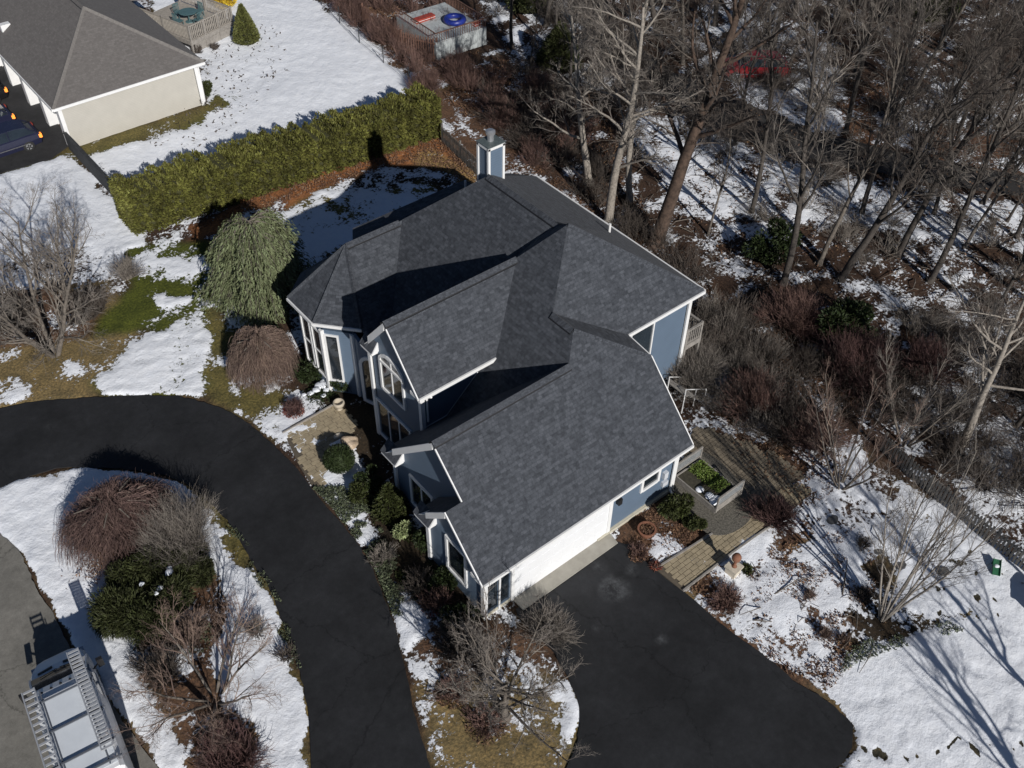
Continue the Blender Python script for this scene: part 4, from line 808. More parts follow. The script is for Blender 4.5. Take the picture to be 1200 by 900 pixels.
van.matrix_basis = Matrix.Translation(van.location) @ Matrix.Rotation(VH, 4, 'Z')
ladder(-1.10,-.72,-3.6,1.0,2.58,.245,'left aluminium ladder with wide rung spacing on the white van roof')
ladder(.50,.86,-2.3,1.62,2.68,.15,'right aluminium ladder with closely spaced rungs on the white van roof')
# ---------------------------------------------------------------- plants
def rv(r): 
    z = r.uniform(-1,1); a = r.uniform(0,2*pi); q = sqrt(1-z*z); return Vector((q*cos(a), q*sin(a), z))
def leafs(m, pts, size, r, down=0, thin=.45, out=None):
    """small leaf-sized faces; down>0 makes them hang"""
    for i, p in enumerate(pts):
        d = rv(r)
        if out is not None: d = (d*.7 + out[i]).normalized()
        if down: d = (d + Vector((0,0,-down))).normalized()
        s = rv(r).cross(d)
        if s.length < .01: continue
        s.normalize(); L = size*r.uniform(.6,1.3); w_ = L*thin
        a = p - s*w_*.5; b = p + s*w_*.5; c = p + d*L + s*w_*.15; e = p + d*L - s*w_*.15
        n = len(m.v); m.v.extend([tuple(a),tuple(b),tuple(c),tuple(e)]); m.f.append((n,n+1,n+2,n+3))
def grow(m_t, m_c, p, d, L, r0, lvl, cfg, r):
    """m_t: trunk and limbs, m_c: crown of branches and twigs"""
    c = cfg[lvl]; k = c['seg']; pts = [p.copy()]; q = p.copy(); d = d.normalized(); dirs = [d.copy()]
    for i in range(k):
        d = (d + rv(r)*c['bend'] + Vector((0,0,1))*c['up']).normalized(); q = q + d*(L/k); pts.append(q.copy()); dirs.append(d.copy())
    rad = [r0*(1-(i/k)*c.get('tap',.75)) for i in range(k+1)]
    (m_t if lvl < c.get('tl', 2) else m_c).tube(pts, rad, c['n'], False)
    if lvl+1 >= len(cfg): return
    n = c['kids']; nc = cfg[lvl+1]
    for j in range(n):
        t = c['from'] + (1-c['from'])*((j+r.random())/n); i = min(int(t*k), k-1); f = t*k-i
        base = pts[i].lerp(pts[i+1], f); pd = dirs[i+1]
        a = rv(r); s = (a - pd*a.dot(pd)).normalized(); ang = nc['ang']*r.uniform(.75,1.25)
        nd = pd*cos(ang) + s*sin(ang)
        rr = min(rad[i]*.8, max(.0065, r0*c['rr']*(1-.5*t))); LL = L*c['lr']*(1-.45*t)*r.uniform(.7,1.2)
        grow(m_t, m_c, base, nd, LL, rr, lvl+1, cfg, r)
def woodcfg(kids=(12,6,5,4), spread=.75, up=.12, bend=.16, lr=.42):
    return [dict(seg=9, bend=.07, up=.05, n=7, kids=kids[0], **{'from':.28}, rr=.42, lr=lr, tl=2),
            dict(seg=6, bend=bend, up=up, n=5, kids=kids[1], **{'from':.2}, ang=spread, rr=.5, lr=.5, tl=2),
            dict(seg=4, bend=bend*1.1, up=up*.6, n=3, kids=kids[2], **{'from':.15}, ang=.7, rr=.55, lr=.55, tl=2),
            dict(seg=3, bend=bend*1.2, up=up*.3, n=3, kids=kids[3], **{'from':.1}, ang=.7, rr=.6, lr=.6, tl=2),
            dict(seg=2, bend=bend*1.2, up=.02, n=3, kids=0, **{'from':.1}, ang=.7, rr=.6, lr=.6, tl=2)]
def tree(label, loc, h, r0, lean=(0,0), cfg=None, seed=1, bark='bark', twig='twig', stems=1, group=None, spread0=.35, cat='tree', name='bare_tree'):
    t = thing(name, label, cat, (loc[0],loc[1],-.05), 0, group); r = random.Random(seed); cfg = cfg or woodcfg()
    mt = MB(); mc = MB()
    for s in range(stems):
        a = 2*pi*s/stems + r.random(); k = spread0 if stems > 1 else 0
        d = Vector((lean[0]+cos(a)*k, lean[1]+sin(a)*k, 1))
        if stems == 1: mt.tube([(0,0,-.1),(0,0,.12),(lean[0]*.35,lean[1]*.35,.4)], [r0*1.7,r0*1.3,r0], 8, False)
        grow(mt, mc, Vector((cos(a)*k*.3,sin(a)*k*.3,0)), d, h*r.uniform(.85,1.1), r0, 0, cfg, r)
    mt.build('trunk', M[bark], t, local=True, smooth=True); mc.build('crown', M[twig], t, local=True)
    return t
def retree(src, label, loc, rz, sc, lean=(0,0), group=None):
    c = copy_tree(src); c.location = (loc[0],loc[1],-.05); c.rotation_euler = (lean[1]*-1, lean[0], rz); c.scale = (sc,sc,sc)
    c['label'] = label
    if group: c['group'] = group
    elif 'group' in c: del c['group']
    return c
def weeper(label, loc, h, rad, n, seed, mat='twig_red', bark='bark', name='weeping_shrub', sh=(1,1)):
    """mound of strands that arch out of a short stem and hang to the ground"""
    t = thing(name, label, 'shrub', (loc[0],loc[1],0)); r = random.Random(seed)
    m = MB(); m.tube([(0,0,-.05),(.04,0,h*.4),(0,.04,h*.75)], [.11,.09,.07], 7); 
    for k in range(9):
        a = 2*pi*k/9; m.tube([(0,.04,h*.6),(cos(a)*rad*.3*sh[0],sin(a)*rad*.3*sh[1],h*.88),(cos(a)*rad*.6*sh[0],sin(a)*rad*.6*sh[1],h*.84)], [.05,.035,.02], 5)
    m.build('trunk', M[bark], t, local=True)
    m = MB()
    for i in range(n):
        a = r.uniform(0,2*pi); rr = rad*sqrt(r.random())*.97; top = h*(1-.42*(rr/rad)**2)*r.uniform(.80,1.06)*(1+.07*sin(3*a+seed)+.05*sin(7*a)); fl = rr + r.uniform(.0,.35)*rad*.55
        sx, sy = sh; jig = r.uniform(-1.6,1.6)*(1-.5*rr/rad)
        L = r.uniform(.2,.9) if rr < rad*.7 else r.uniform(.5,1); zb = max(.05, top*(1-L)); st = rr*r.uniform(.5,.9)
        P = []
        for q in range(5):
            f = q/4; ro = st + (fl-st)*(f**.6); zz = top*(.97+.05*sin(f*3)) + (zb-top)*f**2.2
            aa = a + jig*.3*f + r.uniform(-.05,.05); P.append((cos(aa)*ro*sx, sin(aa)*ro*sy, zz+r.uniform(-.02,.02)))
        m.tube(P, [.010,.009,.007,.006,.004], 3, False)
    m.build('branches', M[mat], t, local=True)
    return t
def twigbush(r, h, rad, n, forks=3, thick=.010, up=.5, tidy=False):
    m = MB(); f1 = r.uniform(0,6.3); f2 = r.uniform(0,6.3)
    for i in range(n):
        a = r.uniform(0,2*pi); rr = rad*.3*sqrt(r.random()); p = Vector((cos(a)*rr,sin(a)*rr,0)); k = sqrt(r.random())*(1+.2*sin(2*a+f1)+.16*sin(3*a+f2)+r.gauss(0,.10))
        aim = Vector((cos(a)*rad*k, sin(a)*rad*k, h*max(.25,1-.38*k*k)*(r.uniform(.8,1.02) if tidy else r.uniform(.55,1.12)))); mid = p.lerp(aim,.5) + rv(r)*rad*.12
        mid.z *= 1.0+up*.2; m.tube([p, mid, aim], [thick*1.6, thick, thick*.5], 3, False)
        for j in range(forks):
            t = r.uniform(.3,.95); b = p.lerp(mid, t*2) if t < .5 else mid.lerp(aim, t*2-1)
            d = ((aim-p).normalized() + rv(r)*.75).normalized(); L = h*r.uniform(.08,.2) if tidy else h*r.uniform(.15,.35)
            m.tube([b, b+d*L*.5, b+(d+Vector((0,0,.2))+rv(r)*.2)*L], [thick*.8,thick*.6,thick*.35], 3, False)
    return m
def bush(label, loc, h, rad, n, seed, mat='twig_dark', forks=3, thick=.010, name='bare_shrub', group=None, base=None):
    r = random.Random(seed); t = thing(name, label, 'shrub', (loc[0],loc[1],0), 0, group)
    twigbush(r, h, rad, n, forks, thick).build('branches', M[mat], t, local=True)
    if base:
        m = MB(); pts = []
        for i in range(base[1]):
            a = r.uniform(0,2*pi); q = rad*.9*sqrt(r.random()); pts.append(Vector((cos(a)*q,sin(a)*q,r.uniform(.02,.22)*(1-q/rad)+.03)))
        leafs(m, pts, .09, r); m.build('leaves', M[base[0]], t, local=True)
    return t
def green(label, loc, h, rad, n, seed, mat='box', size=.08, shape='ball', name='evergreen_shrub', group=None, sh=(1,1), lumps=0, cat='shrub', thin=.55):
    r = random.Random(seed); t = thing(name, label, cat, (loc[0],loc[1],0), 0, group); m = MB(); pts = []; out = []
    cen = [(Vector((0,0,h*.5)), Vector((rad*sh[0],rad*sh[1],h*.52)))]
    if lumps:
        cen = [(Vector((0,0,h*.4)), Vector((rad*.7*sh[0],rad*.7*sh[1],h*.42)))]
        for i in range(lumps):
            a = r.uniform(0,2*pi); q = rad*r.uniform(.35,.75); s = rad*r.uniform(.28,.5); cen.append((Vector((cos(a)*q*sh[0],sin(a)*q*sh[1],h*r.uniform(.35,.75))), Vector((s,s,s*.8))))
    for i in range(n):
        c, e = cen[r.randrange(len(cen))]; d = rv(r); k = r.random()**.18
        if shape == 'cone':
            z = r.random()**1.35*.98; a = r.uniform(0,2*pi); q = rad*(1-z**1.5)*min(1,(z+.06)*6)*k; p = Vector((cos(a)*q, sin(a)*q, z*h)); d = Vector((cos(a),sin(a),.6)).normalized()
        else: p = c + Vector((d.x*e.x, d.y*e.y, d.z*e.z))*k
        if p.z < .02: p.z = r.uniform(.02,.15)
        pts.append(p); out.append(d)
    leafs(m, pts, size, r, thin=thin, out=out); m.build('foliage', M[mat], t, local=True)
    s = MB()
    for i in range(5):
        a = 2*pi*i/5; s.tube([(0,0,-.03),(cos(a)*rad*.3,sin(a)*rad*.3,h*.5)], [.035,.015], 4)
    s.build('stem', M['bark_dark'], t, local=True)
    if shape == 'ball' and not lumps:      # dense inner mass of older leaves
        q = MB(); q.lathe((0,0,0), [(rad*.3,h*.06),(rad*.75,h*.25),(rad*.85,h*.5),(rad*.7,h*.78),(rad*.3,h*.93)], 12); q.build('inner_foliage', M[mat], t, local=True)
    return t
def clumps(parent, spots, seed):
    r = random.Random(seed)
    for (x,y,z,s) in spots:
        m = MB(); prof = [(s*.5,0),(s*r.uniform(.9,1.1),s*.12),(s*.8,s*.3),(s*.3,s*.42)]; m.lathe((x,y,z), prof, 9)
        m.v = [(a+r.uniform(-.2,.2)*s, b+r.uniform(-.2,.2)*s, c+r.uniform(-.06,.06)*s) for a,b,c in m.v]
        m.build('snow_patch', M['snowclump'], parent, local=True, smooth=True)
# arborvitae hedge
def hedge():
    P = [(12.15,45.95),(16,45.6),(20,45.3),(24,44.9),(28,44.5),(31.0,44.2)]; r = random.Random(5)
    t = thing('arborvitae_hedge', 'long clipped arborvitae hedge between the snowy lawn and the blue house', 'hedge', (20,45,0))
    m = MB(); pts = []; out = []
    W = 2.1; Hh = 2.55
    def c(s):
        x = 12.15+s*18.9; y = 45.95-s*1.8
        return x, y
    for i in range(66000):
        if i == 0: skip_ = lambda x, z: sin(x*8.3+z*6)*sin(x*3.7-z*5.1)*sin(x*1.9+2) > .42
        s = r.random(); x, y = c(s); pl = int(x/.82); hh = Hh + .12*fb(x) + .34*(random.Random(pl).random()-.5) - .22*abs((x/.82)%1-.5)*2; bl = .22*(1-(abs((x/.82)%1-.5)*2)**2)*random.Random(pl+99).uniform(.4,1.3); f = r.random()
        if f < .46: p = Vector((x, y+.12-bl+r.random()**2*.25, r.uniform(0,1)*hh)); d = Vector((.1,-1,.35))
        elif f < .80: p = Vector((x, y+r.uniform(0,1)*W, hh-r.random()**2*.3+.1*sin(x*7+y))); d = Vector((0,-.15,1))
        elif f < .92: p = Vector((x, y+W-r.random()**2*.2, r.uniform(0,1)*hh)); d = Vector((0,1,.35))
        else:
            e = r.random() < .6; x, y = c(0 if e else 1); p = Vector((x+(r.random()**2*.3)*(1 if e else -1), y+r.uniform(0,1)*W, r.uniform(0,1)*hh)); d = Vector((-1 if e else 1,0,.35))
        if skip_(p.x, p.z+p.y*.5): continue
        pts.append(p); out.append(d.normalized())
    leafs(m, pts, .14, r, thin=.6, out=out); m.build('foliage', M['hedge'], t)
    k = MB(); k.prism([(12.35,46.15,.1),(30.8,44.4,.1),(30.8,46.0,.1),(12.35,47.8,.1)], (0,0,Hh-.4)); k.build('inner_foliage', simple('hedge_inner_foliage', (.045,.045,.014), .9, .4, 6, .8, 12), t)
    for j in range(24):
        x, y = c((j+.5)/24); q = MB(); q.tube([(x,y+1,-.05),(x,y+1,1.5)], [.06,.03], 5); q.build('trunk', M['bark_dark'], t)
def fb(x): return sin(x*1.3)+.6*sin(x*3.1+1)+.3*sin(x*7.3)
hedge()
# weeping blue cedar beside the bay
def cedar():
    r = random.Random(8); lx, ly = (14.92, 37.16); t = thing('weeping_cedar', 'tall weeping silvery green cedar beside the bay of the blue house', 'tree', (lx,ly,0))
    m = MB(); m.tube([(0,0,-.1),(.1,.05,1.5),(.25,-.1,3.0),(.1,.1,4.0)], [.22,.17,.11,.05], 8); m.build('trunk', M['bark_dark'], t, local=True)
    f = MB(); b = MB()
    for i in range(520):
        z = 4.7*(1-r.random()**1.1*.87); a = r.uniform(0,2*pi); L = (1.85+1.15*(1-z/5))*r.uniform(.45,1.05)*(1+.16*sin(3*a+1)+.12*sin(5*a))
        d = Vector((cos(a),sin(a),0)); P = []
        for q in range(7):
            u = q/6; P.append(Vector((0,0,z)) + d*L*u**.8 + Vector((0,0,.3*sin(u*pi*.7)-1.7*u**2.4*min(1,z/2.4))))
        b.tube(P, [.03*(1-q/8) for q in range(7)], 3, False)
        for q in range(2,7):
            for k in range(6):
                p = P[q].lerp(P[q-1], r.random()) + rv(r)*.16; hang = r.uniform(.2,.7)
                pts = [p + Vector((0,0,-hang*s/4)) + d*.1*s/4 + rv(r)*.05 for s in range(5)]
                if pts[-1].z < .02: continue
                leafs(f, pts, .17, r, down=1.1, thin=.34, out=[d*.8]*5)
    b.build('branches', M['bark'], t, local=True); f.build('foliage', M['cedar'], t, local=True)
cedar()
# ---- weeping mounds and shrubs near the drive
weeper('rounded weeping mound of reddish brown twigs beside the cedar near the bay', (12.36, 32.51), 2.4, 1.55, 3800, 21, 'twig_tan', name='weeping_cherry')
maple_ = weeper('wide mauve brown weeping mound in the snow at the head of the drive island', (3.44, 27.78), 2.3, 1.95, 1700, 22, 'twig_mauve', name='weeping_maple', sh=(1.2,.95))
twigbush(random.Random(221), 2.25, 1.85, 1700, 7, .0065, tidy=True).build('upper_twigs', M['twig_mauve'], maple_, local=True)
r_ = random.Random(9); m = MB(); leafs(m, [Vector((-.9+r_.gauss(0,.6), -.95+r_.gauss(0,.4), r_.uniform(.05,.35))) for _ in range(1400)], .1, r_); m.build('fallen_leaves', M['dryleaf'], maple_, local=True)
bush('pale grey twiggy shrub beside the mauve brown weeping mound on the island', (5, 25.74), 2.0, 1.65, 560, 23, 'twig', 8, .0065)
green('sprawling dark juniper with snow on it in the middle of the island', (2.97, 24.13), .95, 1.75, 30000, 24, 'juniper', .15, thin=.22, lumps=20, name='spreading_juniper', sh=(1.1,1.15))
green('smaller juniper spur on the right of the sprawling one on the island', (4.66, 24.39), .9, 1.0, 11000, 25, 'juniper', .14, thin=.22, lumps=9, name='spreading_juniper')
for o in [q for q in COL.objects if q.name.startswith('spreading_juniper') and not q.parent][:1]: clumps(o, [(.9,.1,.95,.17),(.35,-.35,.98,.13),(.15,-.45,.95,.1),(1.0,.3,.9,.12),(-.1,.3,.9,.1)], 3)
bush('brown twiggy shrub below the juniper on the island', (1.92, 21.16), 1.1, 1.05, 230, 26, 'twig_dark', 5)
bush('dark maroon dense shrub at the foot of the island', (2.33, 16.78), 1.0, 1.2, 520, 27, 'twig_maroon', 5)
bush('low bare bush with olive twigs left of the island tree', (3.43, 21.91), .9, .95, 200, 28, 'twig_tan', 5, base=('groundcover', 500))
bush('low grey twig bush at the drive side edge of the island snow', (5.33, 20.62), .55, .6, 90, 29, 'twig', 4)
bush('low brown twig bush on the right rim of the island', (5.65, 19.02), .5, .5, 70, 30, 'twig_dark', 4)
cfgS = [dict(seg=5, bend=.14, up=.02, n=6, kids=8, **{'from':.25}, rr=.5, lr=.62, tl=1), dict(seg=4, bend=.2, up=.08, n=4, kids=6, **{'from':.2}, ang=.6, rr=.55, lr=.55, tl=1),
        dict(seg=3, bend=.2, up=.05, n=3, kids=5, **{'from':.15}, ang=.65, rr=.6, lr=.55, tl=1), dict(seg=2, bend=.2, up=.03, n=3, kids=3, **{'from':.1}, ang=.7, rr=.6, lr=.6, tl=1), dict(seg=2, bend=.2, up=.03, n=3, kids=0, **{'from':.1}, ang=.7, rr=.6, lr=.6, tl=1)]
tree('small many stemmed bare tree with pale branches in the middle of the drive island', (2.94, 19.17), 3.3, .06, cfg=cfgS, seed=31, stems=8, spread0=.75, bark='bark', twig='twig_tan')
cfgO = [dict(seg=5, bend=.08, up=.05, n=7, kids=17, **{'from':.22}, rr=.5, lr=1.7, tl=2), dict(seg=6, bend=.16, up=.05, n=5, kids=9, **{'from':.2}, ang=.95, rr=.5, lr=.45, tl=2),
        dict(seg=4, bend=.2, up=.06, n=4, kids=7, **{'from':.12}, ang=.75, rr=.55, lr=.55, tl=2), dict(seg=3, bend=.2, up=.05, n=3, kids=6, **{'from':.1}, ang=.7, rr=.6, lr=.55, tl=2), dict(seg=2, bend=.2, up=.02, n=3, kids=0, **{'from':.1}, ang=.7, rr=.6, lr=.6, tl=2)]
tree('round crowned bare tree on the grassy island before the garage', (10.3, 12.29), 2.3, .16, cfg=cfgO, seed=33, stems=1, bark='bark', twig='twig')
bush('dense dark bare shrub under the island tree by the garage corner', (10.75, 15.14), 1.3, 1.1, 320, 34, 'twig_dark', 5)
bush('brown twiggy shrub on the right behind the island tree', (13.49, 13.84), 1.2, 1.0, 260, 35, 'twig', 5)
bush('low reddish shrub with dry leaves left of the island tree trunk', (9.46, 14.18), .6, .7, 160, 36, 'twig_red', 4, base=('dryleaf', 700))
green('low dark evergreen under the island tree near the garage corner', (11.15, 16.18), .9, .75, 3500, 37, 'box', .09, lumps=6)
bush('mound of brown and pink dry twigs at the foot of the island tree', (9.65, 12.5), .45, .8, 200, 38, 'twig_red', 4, base=('dryleaf', 400))
# left bare tree
cfgL = [dict(seg=7, bend=.10, up=.06, n=7, kids=9, **{'from':.1}, rr=.55, lr=.70, tl=2), dict(seg=6, bend=.15, up=.07, n=5, kids=9, **{'from':.15}, ang=.75, rr=.5, lr=.5, tl=2),
        dict(seg=4, bend=.2, up=.05, n=3, kids=7, **{'from':.12}, ang=.7, rr=.55, lr=.55, tl=2), dict(seg=3, bend=.2, up=.03, n=3, kids=5, **{'from':.1}, ang=.7, rr=.6, lr=.55, tl=2), dict(seg=2, bend=.2, up=.02, n=3, kids=0, **{'from':.1}, ang=.7, rr=.6, lr=.6, tl=2)]
tree('wide many stemmed bare tree on the left between the snow and the drive', (5.22, 39.65), 6.4, .12, cfg=cfgL, seed=41, stems=5, spread0=.55, bark='bark', twig='twig', lean=(.05,.1))
bush('tangled bare shrub at the left foot of the wide bare tree', (4.49, 42.53), 1.2, 1.5, 300, 42, 'twig_dark', 5)
bush('tangled bare shrub at the right foot of the wide bare tree', (7.59, 41.29), 1.3, 1.3, 260, 43, 'twig_dark', 5)
bush('grey brown twig bush by the lower end of the hedge', (10.3, 42.96), 1.1, .9, 160, 44, 'twig', 4)
# mixed front border of the house
green('round clipped boxwood ball beside the brick front walk', (11.96, 25.41), 1.05, .66, 6500, 51, 'box', .06)
green('dark green yew mound under the bay windows', (13.79, 31.02), .95, 1.0, 6000, 52, 'box', .09, lumps=8)
green('dark evergreen shrub below the arched window', (14.75, 29.4), 1.0, .8, 4500, 53, 'box', .09, lumps=6)
bush('low mound of dark red twigs in the snow by the front walk', (12.1, 29.44), .5, .55, 260, 54, 'twig_maroon', 4, base=('redleaf', 500))
green('low dark evergreen between the boulder and the house wall', (12.35, 23.85), .8, .6, 3000, 55, 'box', .09, lumps=5)
green('upright olive green conifer before the larger garage gable', (12.27, 22.1), 1.7, .75, 4500, 56, 'yew', .13, shape='cone')
green('pale variegated shrub in the dark border before the gables', (11.91, 20.85), .8, .42, 1500, 57, 'pale_leaf', .10, lumps=5)
green('dark evergreen against the wall between the two garage gables', (12.41, 19.82), 1.2, .7, 3500, 58, 'box', .1, lumps=6)
bush('grey green twiggy shrub beside the pale variegated one', (10.76, 20.36), .6, .6, 150, 59, 'twig', 4, base=('groundcover', 500))
bush('bare brown shrub in the border before the small gable', (11.06, 18.37), .8, .7, 180, 60, 'twig_dark', 5)
bush('rust red leafy shrub in the border by the garage corner', (11.11, 17.46), .7, .65, 200, 61, 'twig_red', 4, base=('redleaf', 700))
green('dark evergreen under the small gable window', (11.77, 17.81), .9, .6, 2500, 62, 'box', .1, lumps=5)
green('low dark evergreen with snow on it beside the boxwood ball', (11.74, 23.36), .6, .55, 2500, 63, 'yew', .1, lumps=5)
# ground cover and fallen leaves as uncountable stuff
def scatter(name, P, n, size, mat, seed, z=.03, label=None, cat=None, gap=.45, hh=.10):
    r = random.Random(seed); xs_ = [p[0] for p in P]; ys_ = [p[1] for p in P]; X = np.random.RandomState(seed)
    a = X.uniform(min(xs_), max(xs_), n*3); b = X.uniform(min(ys_), max(ys_), n*3); ok = inpoly(a, b, P) & (fbm(a*1.3, b*1.3, seed+7, 3) > gap)
    a = a[ok][:n]; b = b[ok][:n]; m = MB(); leafs(m, [Vector((x,y,z+r.random()*hh)) for x, y in zip(a, b)], size, r, thin=.6)
    o = m.build(name, M[mat], kind='stuff'); sethook(o, label, cat); return o
scatter('ground_cover', [(10.44, 25.15), (11.42, 24.48), (11.78, 22.48), (10.72, 19.13), (9.9, 17.4), (9.62, 18.09), (10.22, 20.14), (10.45, 22.18), (10.51, 23.95)], 9000, .075, 'groundcover', 71, gap=.42)
scatter('ground_cover', [(6.87, 26.96), (6.99, 26.31), (6.99, 23.64), (6.69, 21.15), (6.01, 18.74), (5.68, 17.72), (5.54, 18.25), (6.29, 21.71), (6.6, 24.99)], 2600, .06, 'groundcover', 72, gap=.5)
scatter('ground_cover', [(12.22, 24.43), (13.35, 22.94), (11.77, 17.81), (10.61, 17.3), (10.5, 18.82), (11.31, 21.77)], 5000, .08, 'yew', 73, gap=.5)
scatter('ground_cover', [(21.62, 6.64), (24.08, 5.8), (25.55, 4.95), (25.66, 4.3), (22.69, 5.56), (21.3, 6.02), (20.67, 6.1)], 2600, .075, 'groundcover', 74, gap=.44)
scatter('fallen_leaves', [(31.03, 40.51), (33.63, 37.32), (33.63, 28.81), (32.62, 22.35), (32.06, 16.54), (30.4, 12.41), (25.92, 11.2), (25.12, 14.15), (26.66, 18.01), (28.43, 22.42), (30.42, 29.41)], 9000, .09, 'dryleaf', 75, gap=.42)
scatter('fallen_leaves', [(36.67, 64.49), (34.54, 52.55), (33.42, 43.59), (35.47, 39.47), (34.74, 29.93), (42.22, 42.19), (39.71, 51.7), (39.2, 62.55)], 12000, .12, 'dryleaf', 76, gap=.45)
scatter('fallen_leaves', [(19.12, 11.92), (21.59, 11.96), (26.31, 9.78), (25.19, 6.57), (21.3, 6.02), (19.28, 5.95), (19.17, 8.17)], 3200, .085, 'dryleaf', 77, gap=.52, hh=.03, z=.05)
scatter('fallen_leaves', [(23.78, 62.4), (31.67, 64.66), (27.58, 56.42), (18.78, 51.25), (16.4, 54.31)], 420, .16, 'twig_dark', 78, gap=.4, hh=.02, z=.07)
scatter('fallen_leaves', [(14.87, 44.52), (21.7, 45.83), (31.12, 44.48), (30.81, 37.82), (28.87, 39.33), (27.84, 43), (24.57, 43.48), (18.29, 44.16)], 7000, .10, 'dryleaf', 79, gap=.3, hh=.05)
scatter('fallen_leaves', [(20.05, 15.88), (22.19, 15.31), (21.73, 13.44), (18.76, 13.3), (18.44, 14.48)], 1600, .07, 'dryleaf', 80, gap=.4, hh=.05)
scatter('fallen_leaves', [(51.1, 38.25), (65.71, 25.47), (56.69, 14.83), (46.39, 14.09), (34.5, 23.46), (38.39, 33.6)], 3500, .11, 'dryleaf', 81, gap=.5)
def sticks(P, n, seed, name='fallen_branches'):
    r = random.Random(seed); xs_ = [p[0] for p in P]; ys_ = [p[1] for p in P]; m = MB(); k = 0
    while k < n:
        x = r.uniform(min(xs_), max(xs_)); y = r.uniform(min(ys_), max(ys_))
        if not inpoly(np.array([x]), np.array([y]), P)[0]: continue
        k += 1; a = r.uniform(0,6.3); L = r.uniform(.4,2.4)*r.random()+.3; q = r.uniform(.008,.035); b = a+r.uniform(-.5,.5)
        m.tube([(x,y,.06),(x+cos(a)*L*.5,y+sin(a)*L*.5,.12+r.random()*.15),(x+cos(a)*L*.5+cos(b)*L*.5,y+sin(a)*L*.5+sin(b)*L*.5,.07)], [q,q*.8,q*.4], 4, False)
    m.build(name, M['bark'], kind='stuff')
sticks([(39.71, 51.7), (49.16, 44.43), (68.01, 23.69), (44.24, 8.37), (35.2, 14.05), (33.11, 24.56), (34.23, 38.02)], 1500, 61)
sticks([(36.19, 14.75), (44.24, 8.37), (33.36, 3.07), (31.97, 6.37), (31.6, 10.2)], 260, 62)
sticks([(19.38, 11.71), (22.64, 11.12), (26.68, 8.41), (23.93, 5.69), (20.28, 5.98)], 22, 63)
# ---- front walk and side patio, pavers laid one by one
def paved(name, P, ang, org, bw, bh, mat, limit, seed, z=.05, bond=.5, zone=None):
    sheet_ = MB(); sheet_.prism([(p[0],p[1],-.05) for p in P], (0,0,z+.05-.022)); s = sheet_.build(name, M['bedding'], kind='structure')
    r = random.Random(seed); ca, sa_ = cos(ang), sin(ang); out = []
    for i in range(-80,80):
        for j in range(-80,80):
            u = (i+(.5 if j%2 else 0)*bond*2*.5)*bw; v = j*bh
            x = org[0]+u*ca-v*sa_; y = org[1]+u*sa_+v*ca
            if inpoly(np.array([x]), np.array([y]), P)[0]: out.append((x,y))
    out.sort(key=lambda q: (q[0]**2+q[1]**2))
    g_ = .012; me_ = MB().obox((0,0,0),(ca,sa_,0),(-sa_,ca,0),(0,0,1),(g_,bw-g_),(g_,bh-g_),(-.03,0)).mesh('paver', M[mat]); mm = MB()
    for k, (x,y) in enumerate(out):
        if k < limit: link('paver', me_, s, (x,y,z+r.uniform(-.004,.004)))
        else: mm.obox((x,y,z+r.uniform(-.004,.004)),(ca,sa_,0),(-sa_,ca,0),(0,0,1),(g_,bw-g_),(g_,bh-g_),(-.03,0))
    if mm.v: mm.build('paver', M[mat], s, kind='stuff')
    return s
fw = (11.07, 28.55); fe = (13.66, 28.53); FANG = atan2(fe[1]-fw[1], fe[0]-fw[0])
paved('front_walk', [(11.07, 28.55), (11.88, 28.55), (13.63, 28.56), (13.76, 26.93), (13.14, 26.52), (12.49, 26.72), (11.79, 26.35), (11.32, 25.39), (10.41, 24.71), (10.64, 26.59)], FANG, fw, .40, .20, 'paver', 290, 1)
WALK = [(18.69, 13.36), (21.64, 13.13), (23.38, 13), (26.1, 12.9), (26.3, 12.03), (24.74, 11.91), (21.65, 12.01), (18.78, 11.99)]
PATIO = [(21.67, 13.16), (22.09, 14.82), (23.55, 16.61), (25.17, 17.54), (26.02, 16.4), (26.75, 14.37), (26.95, 12.69), (26.1, 12.9), (23.41, 13.03)]
paved('side_walk', WALK, 0, (18.89, 12.59), .36, .18, 'paver', 300, 2, z=.06)
paved('side_patio', PATIO, 0, (23.71, 15.27), .36, .18, 'patio', 300, 3, z=.055)
# walk edging
for a, b in (((18.69, 13.36), (21.64, 13.13)),((18.78, 11.99), (21.62, 11.99)),((21.62, 11.99), (24.62, 11.9)),((11.02, 28.53), (13.72, 28.63))):
    m = MB(); d = Vector((b[0]-a[0],b[1]-a[1],0)); L = d.length; d.normalize(); nn_ = Vector((-d.y,d.x,0)); sgn = 1
    m.obox((a[0],a[1],0), d, nn_, (0,0,1), (0,L), (0,.07), (-.02,.11)); m.build('timber_edging', M['wood_grey'], kind='structure')
